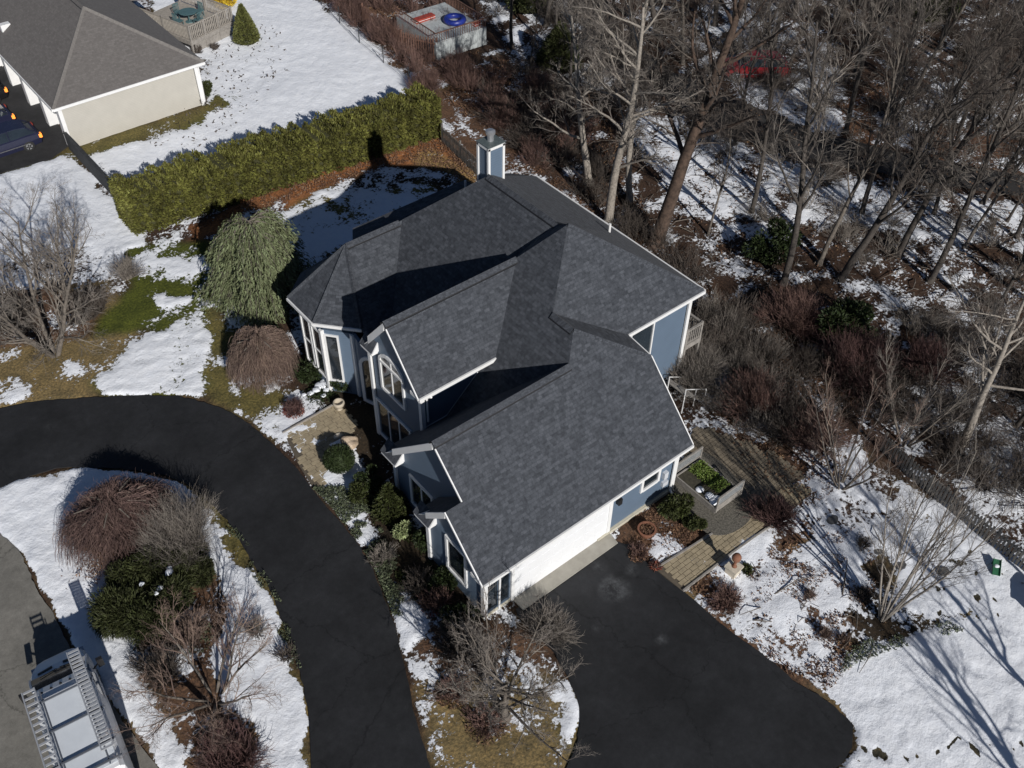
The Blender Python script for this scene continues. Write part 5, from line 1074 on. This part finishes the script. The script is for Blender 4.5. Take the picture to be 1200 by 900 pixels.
# gravel round the raised bed
def patch(name, P, z, mat, kind='structure'):
    m = MB(); m.prism([(p[0],p[1],z-.06) for p in smoothpoly(P,2)], (0,0,.06)); return m.build(name, mat, kind=kind)
patch('gravel_bed', [(22.3, 16.4), (24.43, 16.84), (24.84, 15.58), (24.21, 13.13), (23.18, 12.55), (21.75, 12.78), (21.32, 13.77)], .068, M['gravel'])
cf = (23.21, 14.91); RB = thing('raised_garden_bed', 'raised wooden garden bed with two upright mesh end panels by the garage corner', 'garden bed', (cf[0],cf[1],.07))
U = Vector((1,0,0)); Vv = Vector((0,1,0))
def bedbox():
    hx, hy = .78, 1.12
    for (a,b,c,d) in ((-hx,hx,-hy,-hy+.05),(-hx,hx,hy-.05,hy),(-hx,-hx+.05,-hy+.05,hy-.05),(hx-.05,hx,-hy+.05,hy-.05)):
        for k in range(2): m = MB(); m.box(a,b,c,d,.02+k*.155,.165+k*.155); m.build('side_board', M['wood_grey'], RB, local=True)
    m = MB(); m.box(-hx+.06,hx-.06,-hy+.06,hy-.06,0,.26); m.build('soil', M['soil'], RB, local=True)
    r = random.Random(2); m = MB(); leafs(m, [Vector((r.uniform(-.1,hx-.1),r.uniform(-hy+.5,hy-.1),0.28+r.random()*.12)) for _ in range(1500)], .1, r); m.build('greens', M['leafgreen'], RB, local=True)
    clumps(RB, [(-.45,-.5,.26,.22),(-.5,-.8,.26,.2),(-.5,0,.26,.17),(-.3,-.75,.26,.16)], 7)
    for yy in (-hy-.03, hy+.03):
        f = MB()
        for (a,b,c,d) in ((-hx,-hx+.06,.1,1.02),(hx-.06,hx,.1,1.02),(-hx+.06,hx-.06,.96,1.02),(-hx+.06,hx-.06,.46,.52)): f.box(a,b,yy-.03,yy+.03,c,d)
        fo = f.build('end_panel', M['wood_grey'], RB, local=True)
        g_ = MB()
        for i in range(24): g_.box(-hx+.06+i*.06,-hx+.072+i*.06,yy-.006,yy+.006,.52,.96)
        for i in range(8): g_.box(-hx+.06,hx-.06,yy-.0065,yy+.0065,.54+i*.055,.552+i*.055)
        g_.build('mesh_screen', M['mesh'], fo, local=True)
bedbox()
green('dark yew bush against the garage side wall by the raised bed', (21.13, 14.86), 1.15, .72, 5000, 91, 'yew', .11, lumps=6)
green('small yew bush between the snow patch and the raised bed', (21.3, 13.89), .7, .42, 2200, 92, 'yew', .1, lumps=4)
tp = thing('terracotta_planter', 'round terracotta planter filled with dry stems before the garage side wall', 'planter', (19.59, 14.83)+(0.0,))
m = MB(); m.lathe((0,0,0), [(.24,0),(.34,.30),(.38,.31),(.38,.36),(.31,.36),(.29,.24)], 20); m.build('pot', M['terracotta'], tp, local=True)
r_ = random.Random(3); m = MB(); leafs(m, [Vector((cos(a)*q,sin(a)*q,.27+r_.random()*.1)) for a, q in ((r_.uniform(0,6.3), .27*sqrt(r_.random())) for _ in range(260))], .1, r_); m.build('dry_stems', M['dryleaf'], tp, local=True)
bush('pink brown dry perennial clump beside the terracotta planter', (18.65, 14.31), .4, .45, 130, 93, 'twig_red', 3, base=('dryleaf', 400))
bush('small rust coloured clump in the snow patch by the side walk', (18.77, 13.49), .22, .25, 60, 94, 'twig_red', 3, base=('redleaf', 260))
# stone pier with a globe
pr = thing('stone_pier', 'short cream stone pier beside the side walk', 'pier', (20.87, 11.41)+(0,), .1)
m = MB(); m.box(-.22,.22,-.22,.22,0,.42); m.build('shaft', M['stone'], pr, local=True)
m = MB(); m.box(-.27,.27,-.27,.27,.42,.49); m.build('capstone', M['stone'], pr, local=True)
ur = thing('rusty_finial_urn', 'rust brown urn standing on the short stone pier', 'urn', (20.87, 11.41)+(.49,)); ur.scale = (.85,.85,.8)
m = MB(); m.lathe((0,0,0), [(.13,0),(.08,.06),(.07,.42),(.19,.55),(.22,.72),(.16,.86),(.05,.92)], 14); m.build('bowl', M['terracotta'], ur, local=True, smooth=True)
green('low tuft of green at the foot of the stone pier', (21.35, 11.22), .25, .3, 500, 95, 'yew', .09, lumps=3, name='evergreen_tuft')
# front garden ornaments
def rock(label, loc, s, seed, mat='boulder', name='boulder'):
    import bmesh
    r = random.Random(seed); b = bmesh.new(); bmesh.ops.create_icosphere(b, subdivisions=3, radius=1)
    for v in b.verts:
        k = 1+.16*sin(v.co.x*3+seed)+.14*sin(v.co.y*4+2*seed)+.12*sin(v.co.z*5+v.co.x*2)+r.uniform(-.03,.03); v.co = Vector((v.co.x*s[0], v.co.y*s[1], max(-.2,v.co.z)*s[2]))*k
    me_ = bpy.data.meshes.new(name); b.to_mesh(me_); b.free(); me_.materials.append(M[mat]); o = bpy.data.objects.new(name, me_); COL.objects.link(o); o.location = (loc[0],loc[1],.05)
    return sethook(o, label, 'rock')
rock('tan boulder at the end of the front walk', (13.01, 26.25), (.38,.32,.34), 3)
rock('small flat pale rock left of the tan boulder by the front walk', (12.79, 26.93), (.2,.14,.1), 5, 'stone')
ug = thing('garden_urn', 'beige rounded garden urn beside the front walk near the yew', 'urn', (13.73, 28.28)+(0,))
m = MB(); m.lathe((0,0,0), [(.16,0),(.13,.06),(.09,.12),(.22,.28),(.27,.42),(.24,.5),(.19,.5),(.17,.36)], 18); m.build('bowl', M['urn'], ug, local=True, smooth=True)
clumps_o = thing('snowy_dwarf_shrub', 'dwarf shrub under white snow clumps beside the beige urn', 'shrub', (13.64, 29.58)+(0,))
r_ = random.Random(4); m = MB(); leafs(m, [Vector((r_.gauss(0,.35),r_.gauss(0,.3),abs(r_.gauss(.15,.1)))) for _ in range(1500)], .08, r_); m.build('foliage', M['box'], clumps_o, local=True)
clumps(clumps_o, [(-.5,.15,.25,.17),(-.2,.1,.3,.22),(.1,.25,.3,.26),(.3,.35,.3,.2),(-.1,-.3,.2,.14),(-.75,.3,.2,.13),(.15,-.1,.25,.15)], 8)
# neighbour garden plants
green('clipped cone shaped conifer on the snow beside the neighbour deck', (27.74, 62.54), 2.75, .95, 9000, 101, 'cone', .12, shape='cone', name='cone_conifer', cat='tree')
green('golden yellow shrub behind the neighbour deck', (29.06, 68.46), 1.4, .9, 3500, 102, 'yellow', .14, lumps=6)
green('yellow green shrub at the corner of the cream house', (21.83, 57.28), 1.3, .6, 2500, 103, 'yew', .13, lumps=5)
bush('low bare shrub in front of the neighbour deck, near the house corner', (24.32, 63.23), .5, .5, 90, 104, 'twig_dark', 4)
bush('low bare shrub in front of the neighbour deck, near the cone conifer', (25.48, 62.98), .45, .45, 90, 105, 'twig_dark', 4)
bush('dark little shrub beside the garage piers of the cream house', (21.39, 56.65), .4, .45, 90, 106, 'twig_dark', 4)
# ---- trees of the wood
cfgA = woodcfg((15,9,7,5), .95, .04, .24)
tree('tall pale barked tree with crooked limbs just behind the ridge of the blue house', (32.89, 31.19), 13.5, .26, cfg=cfgA, seed=201, bark='bark_pale', twig='twig', lean=(.02,0))
tree('second crooked pale tree close behind the one at the house corner', (35.37, 32.06), 12.5, .20, cfg=cfgA, seed=202, bark='bark_pale', twig='twig', lean=(-.06,.10))
tree('thick leaning tree covered in brown vines beside the east corner of the roof', (33.65, 28.31), 14.5, .40, cfg=woodcfg((14,8,7,5), .9, .05, .2), seed=203, bark='bark_vine', twig='twig_dark', lean=(.26,-.10))
tree('old pale tree with a spreading broken crown left of the vine covered trunk', (34.7, 34.78), 11, .24, cfg=cfgA, seed=204, bark='bark_pale', twig='twig', lean=(-.10,.12))
tree('grey tree with a forked crown on the right above the picket fence', (33.86, 9.65), 8.0, .20, cfg=woodcfg((14,9,7,5), 1.1, .04, .22, lr=.62), seed=205, bark='bark_pale', twig='twig', lean=(.06,.02))
cfgM = [dict(seg=8, bend=.06, up=.06, n=6, kids=8, **{'from':.3}, rr=.45, lr=.34, tl=1), dict(seg=4, bend=.1, up=.12, n=4, kids=5, **{'from':.2}, ang=.5, rr=.5, lr=.5, tl=1),
        dict(seg=3, bend=.14, up=.1, n=3, kids=3, **{'from':.15}, ang=.5, rr=.6, lr=.55, tl=1), dict(seg=2, bend=.14, up=.03, n=3, kids=0, **{'from':.1}, ang=.5, rr=.6, lr=.6, tl=1)]
cfgM2 = [dict(c, kids=k) for c, k in zip(cfgM, (12,6,5,0))]
tree('pale many stemmed tree rising from the snowy garden on the right', (23.69, 6.53), 8.0, .05, cfg=cfgM2, seed=206, bark='bark_pale', twig='twig', stems=9, spread0=.22)
tree('tan many stemmed bush like tree in front of the right fence line', (27.71, 11.49), 4.8, .05, cfg=cfgM2, seed=207, bark='bark', twig='twig_tan', stems=9, spread0=.55)
tree('bare many stemmed shrub like tree on the slope right of the patio', (31.86, 11.24), 4.6, .05, cfg=cfgM2, seed=208, bark='bark', twig='twig', stems=8, spread0=.6)
specs = [(918,332,15,.17,(.10,-.04)), (985,328,15,.19,(.16,-.06)), (960,310,13,.12,(.08,-.03)), (1052,300,15,.17,(.12,-.06)), (880,250,13,.13,(.1,0)), (790,232,8,.09,(.0,.02)), (1090,330,14,.15,(.13,-.03))]
vars_ = []
GRP = 'slender bare trees of the wood'
names = ['grey tree leaning right, base in blue shaded snow beyond the east roof corner','dark leaning tree right of it whose trunk crosses the back street','thin straight tree between the two leaning ones','tall tree on the far right side of the snow bank before the back street','bare tree on the snow slope left of the back street bend','short dark pole like tree on the sunlit snow behind the pale crooked trees','slanting tree at the right edge of the snow bank']
for i, (px_, h_, r0_, ln_) in enumerate([((a,b),c,d,e) for a,b,c,d,e in specs]): pass
SP = [(36.4, 21.78,15,.17,(.10,-.04)), (38.97, 20.12,15,.19,(.16,-.06)), (39.13, 21.63,13,.12,(.08,-.03)), (43.04, 19.49,15,.17,(.12,-.06)), (39.85, 26.96,13,.13,(.1,0)), (37.54, 30.68,8,.09,(.0,.02)), (42.52, 17.14,14,.15,(.13,-.03))]
FORK = woodcfg((15,8,6,5), .62, .14, .17, lr=.42); FORK[0].update({'from':.27, 'rr':.48, 'bend':.09})
for i, (x,y,h_,r0_,ln_) in enumerate(SP):
    vars_.append(tree(names[i], (x,y), h_, r0_*1.12, lean=ln_, cfg=FORK, seed=220+i, bark='bark_dark' if i != 2 else 'bark', twig='twig_dark' if i%3 else 'twig'))
def imgx(x, y): d_ = Vector((x,y,-32)); return d_.dot(Vector(RIGHT))/-d_.dot(Vector(BACK))
WT = [(46.08, 51.84,1), (40.17, 46.7,.7), (42, 50.75,.8), (40.07, 42.45,.75), (46.31, 46.62,1), (44, 40.82,.9), (51.52, 45.94,1), (49.68, 41.65,1), (55.87, 44.33,1), (44.54, 32.41,.7), (56.06, 39.11,1), (61.58, 41.73,1.05), (52.68, 32.68,.9), (57.53, 33.28,1), (64.3, 36.12,1.05), (58.75, 29.39,1), (65.44, 31.89,1), (55.37, 23.98,.9), (63.41, 27.25,1), (59.02, 22.4,1), (70.28, 28.17,1), (65.38, 22.83,1), (50.52, 17.56,.95), (46.53, 17.7,.9), (47.76, 13.92,.9), (44.78, 23.1,.8), (41.95, 13.33,.7), (41.43, 9.85,.8), (56.79, 16.95,1), (45.28, 58.87,.9), (53.59, 55.47,1), (71.8, 37.64,1), (69.12, 43.64,1), (64.36, 48.28,1), (36.62, 8.76,.55), (36.47, 27.07,.55)]
wr_ = random.Random(3)
for i_, (x,y) in enumerate([(44.19, 48.26), (50.51, 49.32), (47.88, 43.81), (55.77, 46.18), (53.93, 41.57), (58.65, 43.98), (54.08, 35.95), (58.7, 37.08), (51.38, 29.63), (65.9, 38.42), (54.83, 28.27), (62.41, 32.61), (57.03, 27.24), (70.5, 34.9), (65.74, 30.04), (59.18, 24.9), (73.83, 32.35), (64.33, 26.54), (67.5, 25.58), (74.76, 28.09), (64.2, 21), (74.17, 25.17), (47.49, 19.94), (50.68, 19.54), (49.81, 16.11), (52.79, 15.78), (51.31, 12.99), (44.39, 12.22), (48.5, 22.88), (45.64, 10.41), (77.43, 35.29), (82.72, 33.27), (73.76, 42.16)]): WT.append((x+wr_.uniform(-.6,.6), y+wr_.uniform(-.6,.6), wr_.uniform(.65,1.0)))
ORD = ['first','second','third','fourth','fifth','sixth','seventh','eighth','ninth','tenth','eleventh','twelfth','thirteenth','fourteenth','fifteenth','sixteenth','seventeenth','eighteenth','nineteenth','twentieth']+['twenty-'+q for q in ('first','second','third','fourth','fifth','sixth','seventh','eighth','ninth')]+['thirtieth']+['thirty-'+q for q in ('first','second','third','fourth','fifth','sixth','seventh','eighth','ninth')]+['fortieth']+['forty-'+q for q in ('first','second','third','fourth','fifth','sixth','seventh','eighth','ninth')]+['fiftieth']+['fifty-'+q for q in ('first','second','third','fourth','fifth','sixth','seventh','eighth','ninth')]
FARC = [(x,y) for x, y in [(50.98, 51.68), (46.59, 40.25), (46.74, 35.09), (46.82, 29.64), (48.61, 26.57), (51.62, 22.69), (54.4, 18.81), (59.73, 11.38)]]
def beyond(x, y):
    for a, b in zip(FARC[:-1], FARC[1:]):
        ia, ib, ii = imgx(*a), imgx(*b), imgx(x,y)
        if ia <= ii <= ib: t = (ii-ia)/(ib-ia); q = (a[0]+(b[0]-a[0])*t, a[1]+(b[1]-a[1])*t); return math.hypot(x,y) > math.hypot(*q)
    return False
WT.sort(key=lambda q: imgx(q[0], q[1]))
cn = {True: 0, False: 0}
for i, (x,y,s) in enumerate(WT):
    rr = random.Random(900+i); far = beyond(x, y); lb = '%s slender bare tree, counted from the left, %s' % (ORD[min(58,cn[far])], 'standing beyond the back street' if far else 'standing in the wood before the back street'); cn[far] += 1
    retree(vars_[(i*5+2)%7] if i % 4 else vars_[i%5], lb, (x,y), rr.uniform(0,6.3), s*rr.uniform(.85,1.05), (rr.uniform(-.04,.04), rr.uniform(-.04,.04)), GRP)
sdx, sdy = cos(SUN_AZ), sin(SUN_AZ)
for k, (bx, by, off, sc, lb) in enumerate(((21.8, 1.17)+(7.0,.85,'bare tree just outside the lower right corner, whose shadow fans over the smooth snow'), (24.66, 0.02)+(4.0,.7,'bare tree beyond the right edge below the storage box'), (28.95, 0.75)+(2.0,.6,'smaller bare tree beyond the right edge, level with the storage box'))):
    retree(vars_[(1,3,6)[k]], lb, (bx-sdx*off, by-sdy*off), k*2.1, sc)
# underbrush of the wood: nobody could count it
def underbrush(name, spots, mat, seed, label):
    r = random.Random(seed); base = [twigbush(r, 1, 1, 60, 5, .007) for _ in range(3)]; out = MB(); B = [np.array(b.v) for b in base]
    Vs = []; Fs = []; n = 0
    for (x,y,h,rad) in spots:
        k = r.randrange(3); a = r.uniform(0,6.3); v = B[k]*np.array([rad,rad,h]); c, s = cos(a), sin(a)
        v = np.stack([v[:,0]*c-v[:,1]*s+x, v[:,0]*s+v[:,1]*c+y, v[:,2]], 1); Vs.append(v); Fs += [tuple(q+n for q in f) for f in base[k].f]; n += len(v)
    me_ = bpy.data.meshes.new(name); me_.from_pydata(np.concatenate(Vs).tolist(), [], Fs); me_.materials.append(M[mat]); o = bpy.data.objects.new(name, me_); COL.objects.link(o)
    return sethook(o, None, None, kind='stuff')
def inside(P, n, seed, h=(.7,1.8), rad=(.7,1.5)):
    X = np.random.RandomState(seed); xs_ = [p[0] for p in P]; ys_ = [p[1] for p in P]; o = []
    while len(o) < n:
        x = X.uniform(min(xs_), max(xs_)); y = X.uniform(min(ys_), max(ys_))
        if inpoly(np.array([x]), np.array([y]), P)[0]: o.append((x,y,X.uniform(*h),X.uniform(*rad)))
    return o
UB1 = [(57.39, 54.62), (71.56, 43.84), (79.13, 26.48), (59.69, 16.39), (52.87, 27.19), (50.72, 31.46), (50.65, 37.85), (50.58, 43.33), (52.5, 48.69)]
UB2 = [(36.04, 46.97), (39.86, 41.24), (34.97, 32.91), (33.45, 24.28), (34.78, 18.19), (37.54, 15.22), (41.62, 13.59), (43.11, 7.78), (33.9, 4.82), (32.79, 6.86), (31.92, 8.73), (31.57, 11.48), (28.93, 13.57), (28.59, 17.17), (28.84, 20.57), (32.28, 22.62), (32.9, 29.38), (33.43, 38.64)]
underbrush('bare_underbrush', inside(UB1, 90, 1, (.5,1.6), (.6,1.8))+inside([(45.75, 59.47), (54.69, 56.68), (49.08, 47.81), (47.44, 41.08), (44.09, 39.33), (39.3, 39.02), (38.69, 44.93)], 60, 5, (.5,1.8), (.6,1.8)), 'twig_dark', 11, None)
underbrush('bare_underbrush', inside(UB2, 150, 2, (.5,1.7), (.6,1.8)), 'twig_dark', 12, None)
underbrush('reddish_underbrush', inside([(35.65, 65.27), (42.77, 59.83), (37.46, 48.79), (39.57, 44.24), (39.3, 39.02), (33.04, 36.63), (34.05, 44.41), (35.41, 48.9), (34.19, 52.06)], 75, 3, (.8,1.9)), 'twig_red', 13, None)
underbrush('grey_underbrush', inside([(46.06, 33.77), (48.76, 26.68), (53.6, 18.34), (48.15, 12.7), (37.8, 13.48), (41.16, 20.96), (38.47, 27.01), (41.23, 34.98)], 34, 4, (.4,1.3))+inside([(26.94, 22.08), (31.94, 22.88), (31.39, 18.55), (29.52, 13.11), (27.57, 13.41), (26.78, 16.58), (26.15, 19.1)], 45, 8, (.6,1.8), (.6,1.4)), 'twig', 14, None)
# dense named bushes beside the woods
for i, (x,y,h,rd,n_,mt,lb) in enumerate([(33.88, 19.3,1.9,1.5,620,'twig_red','large pinkish red bush beyond the east corner of the roof'), (28.17, 16.81,1.7,1.4,520,'twig_red','reddish brown bush beside the white garden steps'), (33.63, 15.29,2.0,1.9,700,'twig_maroon','wide maroon bush in the shade of the right trees'),
    (36.15, 13.3,1.8,1.2,420,'twig_maroon','crimson tinted bush left of the forked grey tree'), (27.12, 19.59,2.0,1.5,620,'twig','grey twiggy shrub between the roof and the garden steps'), (27.52, 21.24,2.3,1.1,520,'twig','dark bare shrub close under the rear glass wall'), (28.64, 13.81,1.5,1.4,420,'twig_red','brown red bush behind the patio'),
    (24.08, 12.11,1.0,1.0,380,'twig_maroon','dark red shrub at the far end of the side walk'), (19.71, 10.71,.35,.75,340,'twig_red','flat brown clump in the snow at the forecourt edge'), (28.31, 14.72,1.4,1.1,330,'twig_dark','dark twiggy bush above the patio'), (33.41, 49.01,1.6,1.0,420,'twig_red','red twig bush behind the far end of the hedge'), (36.33, 49.66,1.5,1.1,420,'twig_red','red twig bush just below the white walled deck'),
    (35.28, 56.74,1.7,1.1,420,'twig_red','red twig bush along the thin wire fence'), (36.08, 62.17,1.7,1.1,420,'twig_red','farthest red twig bush along the thin wire fence')]):
    bush(lb, (x,y), h, rd, n_, 300+i, mt, 5)
for i, (x,y,h,rd,lb) in enumerate([(21.46, 7.44,.55,.32,'upright tuft of tan ornamental grass in the snow near the forecourt'), (21.8, 6.85,.35,.3,'small tuft of tan grass right of the upright one'), (22.34, 8.85,.4,.26,'little grass tuft in the middle of the snowy bed'), (23.91, 7.59,.5,.45,'dark dry tuft under the pale many stemmed tree'), (25.88, 9.05,.5,.4,'brown perennial clump behind the grass tufts')]):
    bush(lb, (x,y), h, rd, 120, 330+i, 'twig_tan' if i < 3 else 'twig_dark', 1, .008, name='grass_tuft', base=('dryleaf', 120))
green('dark mound of evergreen under the branches at the right wood edge', (35.09, 17.15), 2.0, 1.8, 6500, 340, 'box', .15, lumps=9, name='dark_conifer')
green('dark evergreen bush before the vine covered leaning tree', (37.57, 23.79), 1.8, 1.5, 5000, 341, 'box', .15, lumps=8, name='dark_conifer')
green('dark hemlock beside the back street on the far side', (46.93, 54.78), 3.5, 1.8, 7000, 342, 'juniper', .2, shape='cone', name='dark_conifer', cat='tree')
green('olive conifer deep in the wood at the top of the picture', (69.47, 35.68), 6, 2.2, 9000, 343, 'juniper', .22, shape='cone', name='dark_conifer', cat='tree')
green('dark hemlock left of the spreading pale tree', (42.54, 46.38), 3.2, 1.6, 6000, 344, 'juniper', .2, shape='cone', name='dark_conifer', cat='tree')
# ---------------------------------------------------------------- fences
def picket(name, label, pts, h, sp, pw, mat, posts=2.2, wire=False):
    t = thing(name, label, 'fence', (pts[0][0],pts[0][1],0)); pm = None; cnt = 0
    for (a, b) in zip(pts[:-1], pts[1:]):
        d = Vector((b[0]-a[0],b[1]-a[1],0)); L = d.length; d.normalize(); n_ = Vector((-d.y,d.x,0)); ang = atan2(d.y,d.x)
        if not wire:
            if pm is None: pm = MB().prism([(-pw/2,0,.06),(pw/2,0,.06),(pw/2,0,h-pw*.6),(0,0,h),(-pw/2,0,h-pw*.6)], (0,.022,0)).mesh('picket', M[mat])
            for i in range(int(L/sp)):
                p = Vector((a[0],a[1],0))+d*(i+.5)*sp; link('picket', pm, t, (p.x-pts[0][0],p.y-pts[0][1],random.Random(cnt).uniform(-.02,.02)), (0,0,ang)); cnt += 1
        for zz in ((.3, h*.75) if not wire else (.3,.6,.9,h*.95)):
            m = MB()
            if wire: m.tube([(a[0],a[1],zz),(b[0],b[1],zz)], .008, 3)
            else: m.obox((a[0],a[1],zz), d, n_, (0,0,1), (0,L), (.024,.06), (-.04,.04))
            m.build('rail' if not wire else 'wire', M[mat], t)
        k = max(1, int(L/posts))
        for i in range(k+1):
            p = Vector((a[0],a[1],0))+d*L*i/k+n_*.1; m = MB(); m.box(p.x-.045,p.x+.045,p.y-.045,p.y+.045,-.1,h+.05) if not wire else m.tube([(p.x,p.y,-.1),(p.x,p.y,h)], .03, 5); m.build('post', M[mat], t)
picket('picket_fence', 'grey picket fence running from the hedge end to behind the chimney', [(30.67, 43.7), (30.08, 39.29), (29.32, 35.21)], 1.15, .17, .085, 'wood_fence')
picket('picket_fence', 'dark picket fence along the right edge of the snowy garden', [(30.65, 11.7), (30.37, 10.2), (30.15, 8.38), (29.88, 5.85), (29.64, 1.11)], 1.05, .15, .09, 'wood_fence')
picket('tall_brown_fence', 'brown paling fence leading up to the white walled deck', [(35.57, 59.9), (35.35, 54.74), (36.57, 52.22)], 1.6, .19, .10, 'wood_brown')
picket('wire_fence', 'thin wire fence on posts along the edge of the snowy lawn', [(35.57, 68.22), (33.72, 57.61), (33.1, 50.69), (30.94, 44.24)], 1.3, .2, .05, 'wood_dark', 2.8, True)
# black board fence from the cream house to the hedge
BF = thing('black_board_fence', 'low black board fence between the cream house corner and the hedge', 'fence', (12.65,51,0))
bm_ = MB().box(-.02,.02,-.5,.5,0,.26).mesh('fence_board', M['wood_dark'])
for k in range(2,11):
    for j in range(4): link('fence_board', bm_, BF, (.0, -5.0+k*1.0+.02, .08+j*.27))
for k in range(2,12): m = MB(); m.box(12.66,12.76,45.55+k,45.65+k,-.1,1.2); m.build('post', M['wood_dark'], BF)
m = MB(); m.box(12.58,12.78,47.5,56.45,1.16,1.22); m.build('rail', M['wood_dark'], BF)
# ---------------------------------------------------------------- white walled deck with toys (upper middle)
q0 = (36.57, 52.22); WD = thing('white_walled_deck', 'small raised deck with grey white board walls near the top of the photo', 'deck', (q0[0],q0[1],0), radians(-2))
bd = MB().box(-.09,.09,-.015,.015,.05,1.35).mesh('wall_board', M['whiteshed'])
for i in range(22): link('wall_board', bd, WD, (.1+i*.19,0,0))
bd2 = MB().box(-.015,.015,-.09,.09,.05,1.35).mesh('wall_board', M['whiteshed'])
for i in range(26): link('wall_board', bd2, WD, (0,.1+i*.19,0))
m = MB(); m.box(.03,4.2,.03,5.1,1.15,1.24); m.build('platform', M['whiteshed'], WD, local=True)
for a in ((0,4.2,-.03,.04,1.95,2.0),(-.03,.04,0,5.1,1.95,2.0),(4.15,4.22,0,5.1,1.95,2.0)): m = MB(); m.box(*a); m.build('rail', M['wood_brown'], WD, local=True)
bl = MB().box(-.015,.015,-.015,.015,1.24,1.95).mesh('baluster', M['wood_brown'])
for i in range(22): link('baluster', bl, WD, (.1+i*.19,0,0))
for i in range(26): link('baluster', bl, WD, (0,.1+i*.19,0)); link('baluster', bl, WD, (4.18,.1+i*.19,0))
RG = thing('blue_ring', 'blue vinyl swim ring lying on the white walled deck', 'swim ring', tuple(Vector((q0[0]+3.0,q0[1]+1.9,1.24))))
m = MB(); tor = []
for i in range(24):
    a = 2*pi*i/24
    for j in range(8): b = 2*pi*j/8; m.v.append((cos(a)*(.62+.2*cos(b)), sin(a)*(.62+.2*cos(b)), .2+.2*sin(b)))
for i in range(24):
    for j in range(8): m.f.append((i*8+j, ((i+1)%24)*8+j, ((i+1)%24)*8+(j+1)%8, i*8+(j+1)%8))
m.build('tube', M['bluetoy'], RG, local=True, smooth=True)
for nm, lb, dx, dy, sz in (('red_mat','red padded mat on the far side of the white walled deck',1.5,3.5,(1.6,.5,.25)),('red_cushion','small red cushion on the near corner of the white walled deck',3.9,.6,(.5,.3,.25))):
    t = thing(nm, lb, 'mat' if 'mat' in nm else 'cushion', (q0[0]+dx,q0[1]+dy,1.24)); m = MB(); m.box(-sz[0]/2,sz[0]/2,-sz[1]/2,sz[1]/2,0,sz[2]); m.build('cover', M['redtoy'], t, local=True); m = MB(); m.box(-sz[0]/2-.02,sz[0]/2+.02,-sz[1]/2-.02,sz[1]/2+.02,sz[2]*.45,sz[2]*.55); m.build('piping', M['white'], t, local=True)
# ---------------------------------------------------------------- things in the right garden
gx, gy = (29.01, 5.09); GT = thing('green_toy_slide', 'green plastic toy with snow on it beside the right picket fence', 'toy', (gx,gy,0), .6)
m = MB(); m.prism([(-.5,-.22,.02),(.5,-.22,.45),(.5,-.22,.52),(-.5,-.22,.09)], (0,.44,0)); m.build('ramp', M['greentoy'], GT, local=True)
for s in (-.24,.22): m = MB(); m.prism([(-.5,s,.02),(.5,s,.45),(.5,s,.62),(-.5,s,.19)], (0,.03,0)); m.build('side_rail', M['greentoy'], GT, local=True)
m = MB(); m.box(.4,.46,-.24,.24,0,.45); m.build('leg', M['greentoy'], GT, local=True); clumps(GT, [(.1,0,.32,.18)], 2); GT.scale = (.6,.6,.6)
sx_, sy_ = (28.96, 2.5); SH = thing('white_storage_box', 'white storage box cut by the right edge below the fence', 'box', (sx_,sy_,0), .35)
m = MB(); m.box(-.6,.6,-.7,.7,0,.6); m.build('body', M['white'], SH, local=True); m = MB(); m.prism([(-.65,-.75,.6),(.65,-.75,.6),(.65,-.75,.64),(0,-.75,.74),(-.65,-.75,.64)], (0,1.5,0)); m.build('lid', M['gutter'], SH, local=True)
slx = [(25.98, 10.59), (25.92, 9.29), (26.24, 8.5), (26.28, 7.53), (27.35, 6.32)]
for i, (x,y) in enumerate(slx):
    r = random.Random(i); m = MB(); m.prism([(x+cos(a)*.3*r.uniform(.75,1.1), y+sin(a)*.22*r.uniform(.75,1.1), -.02) for a in [k*pi/4 for k in range(8)]], (0,0,.085)); o = m.build('stepping_stone', M['slate'])
    sethook(o, '%s dark stepping stone from the left in the path through the snowy bed' % ORD[i], 'stepping stone', 'stepping stones in the bed')
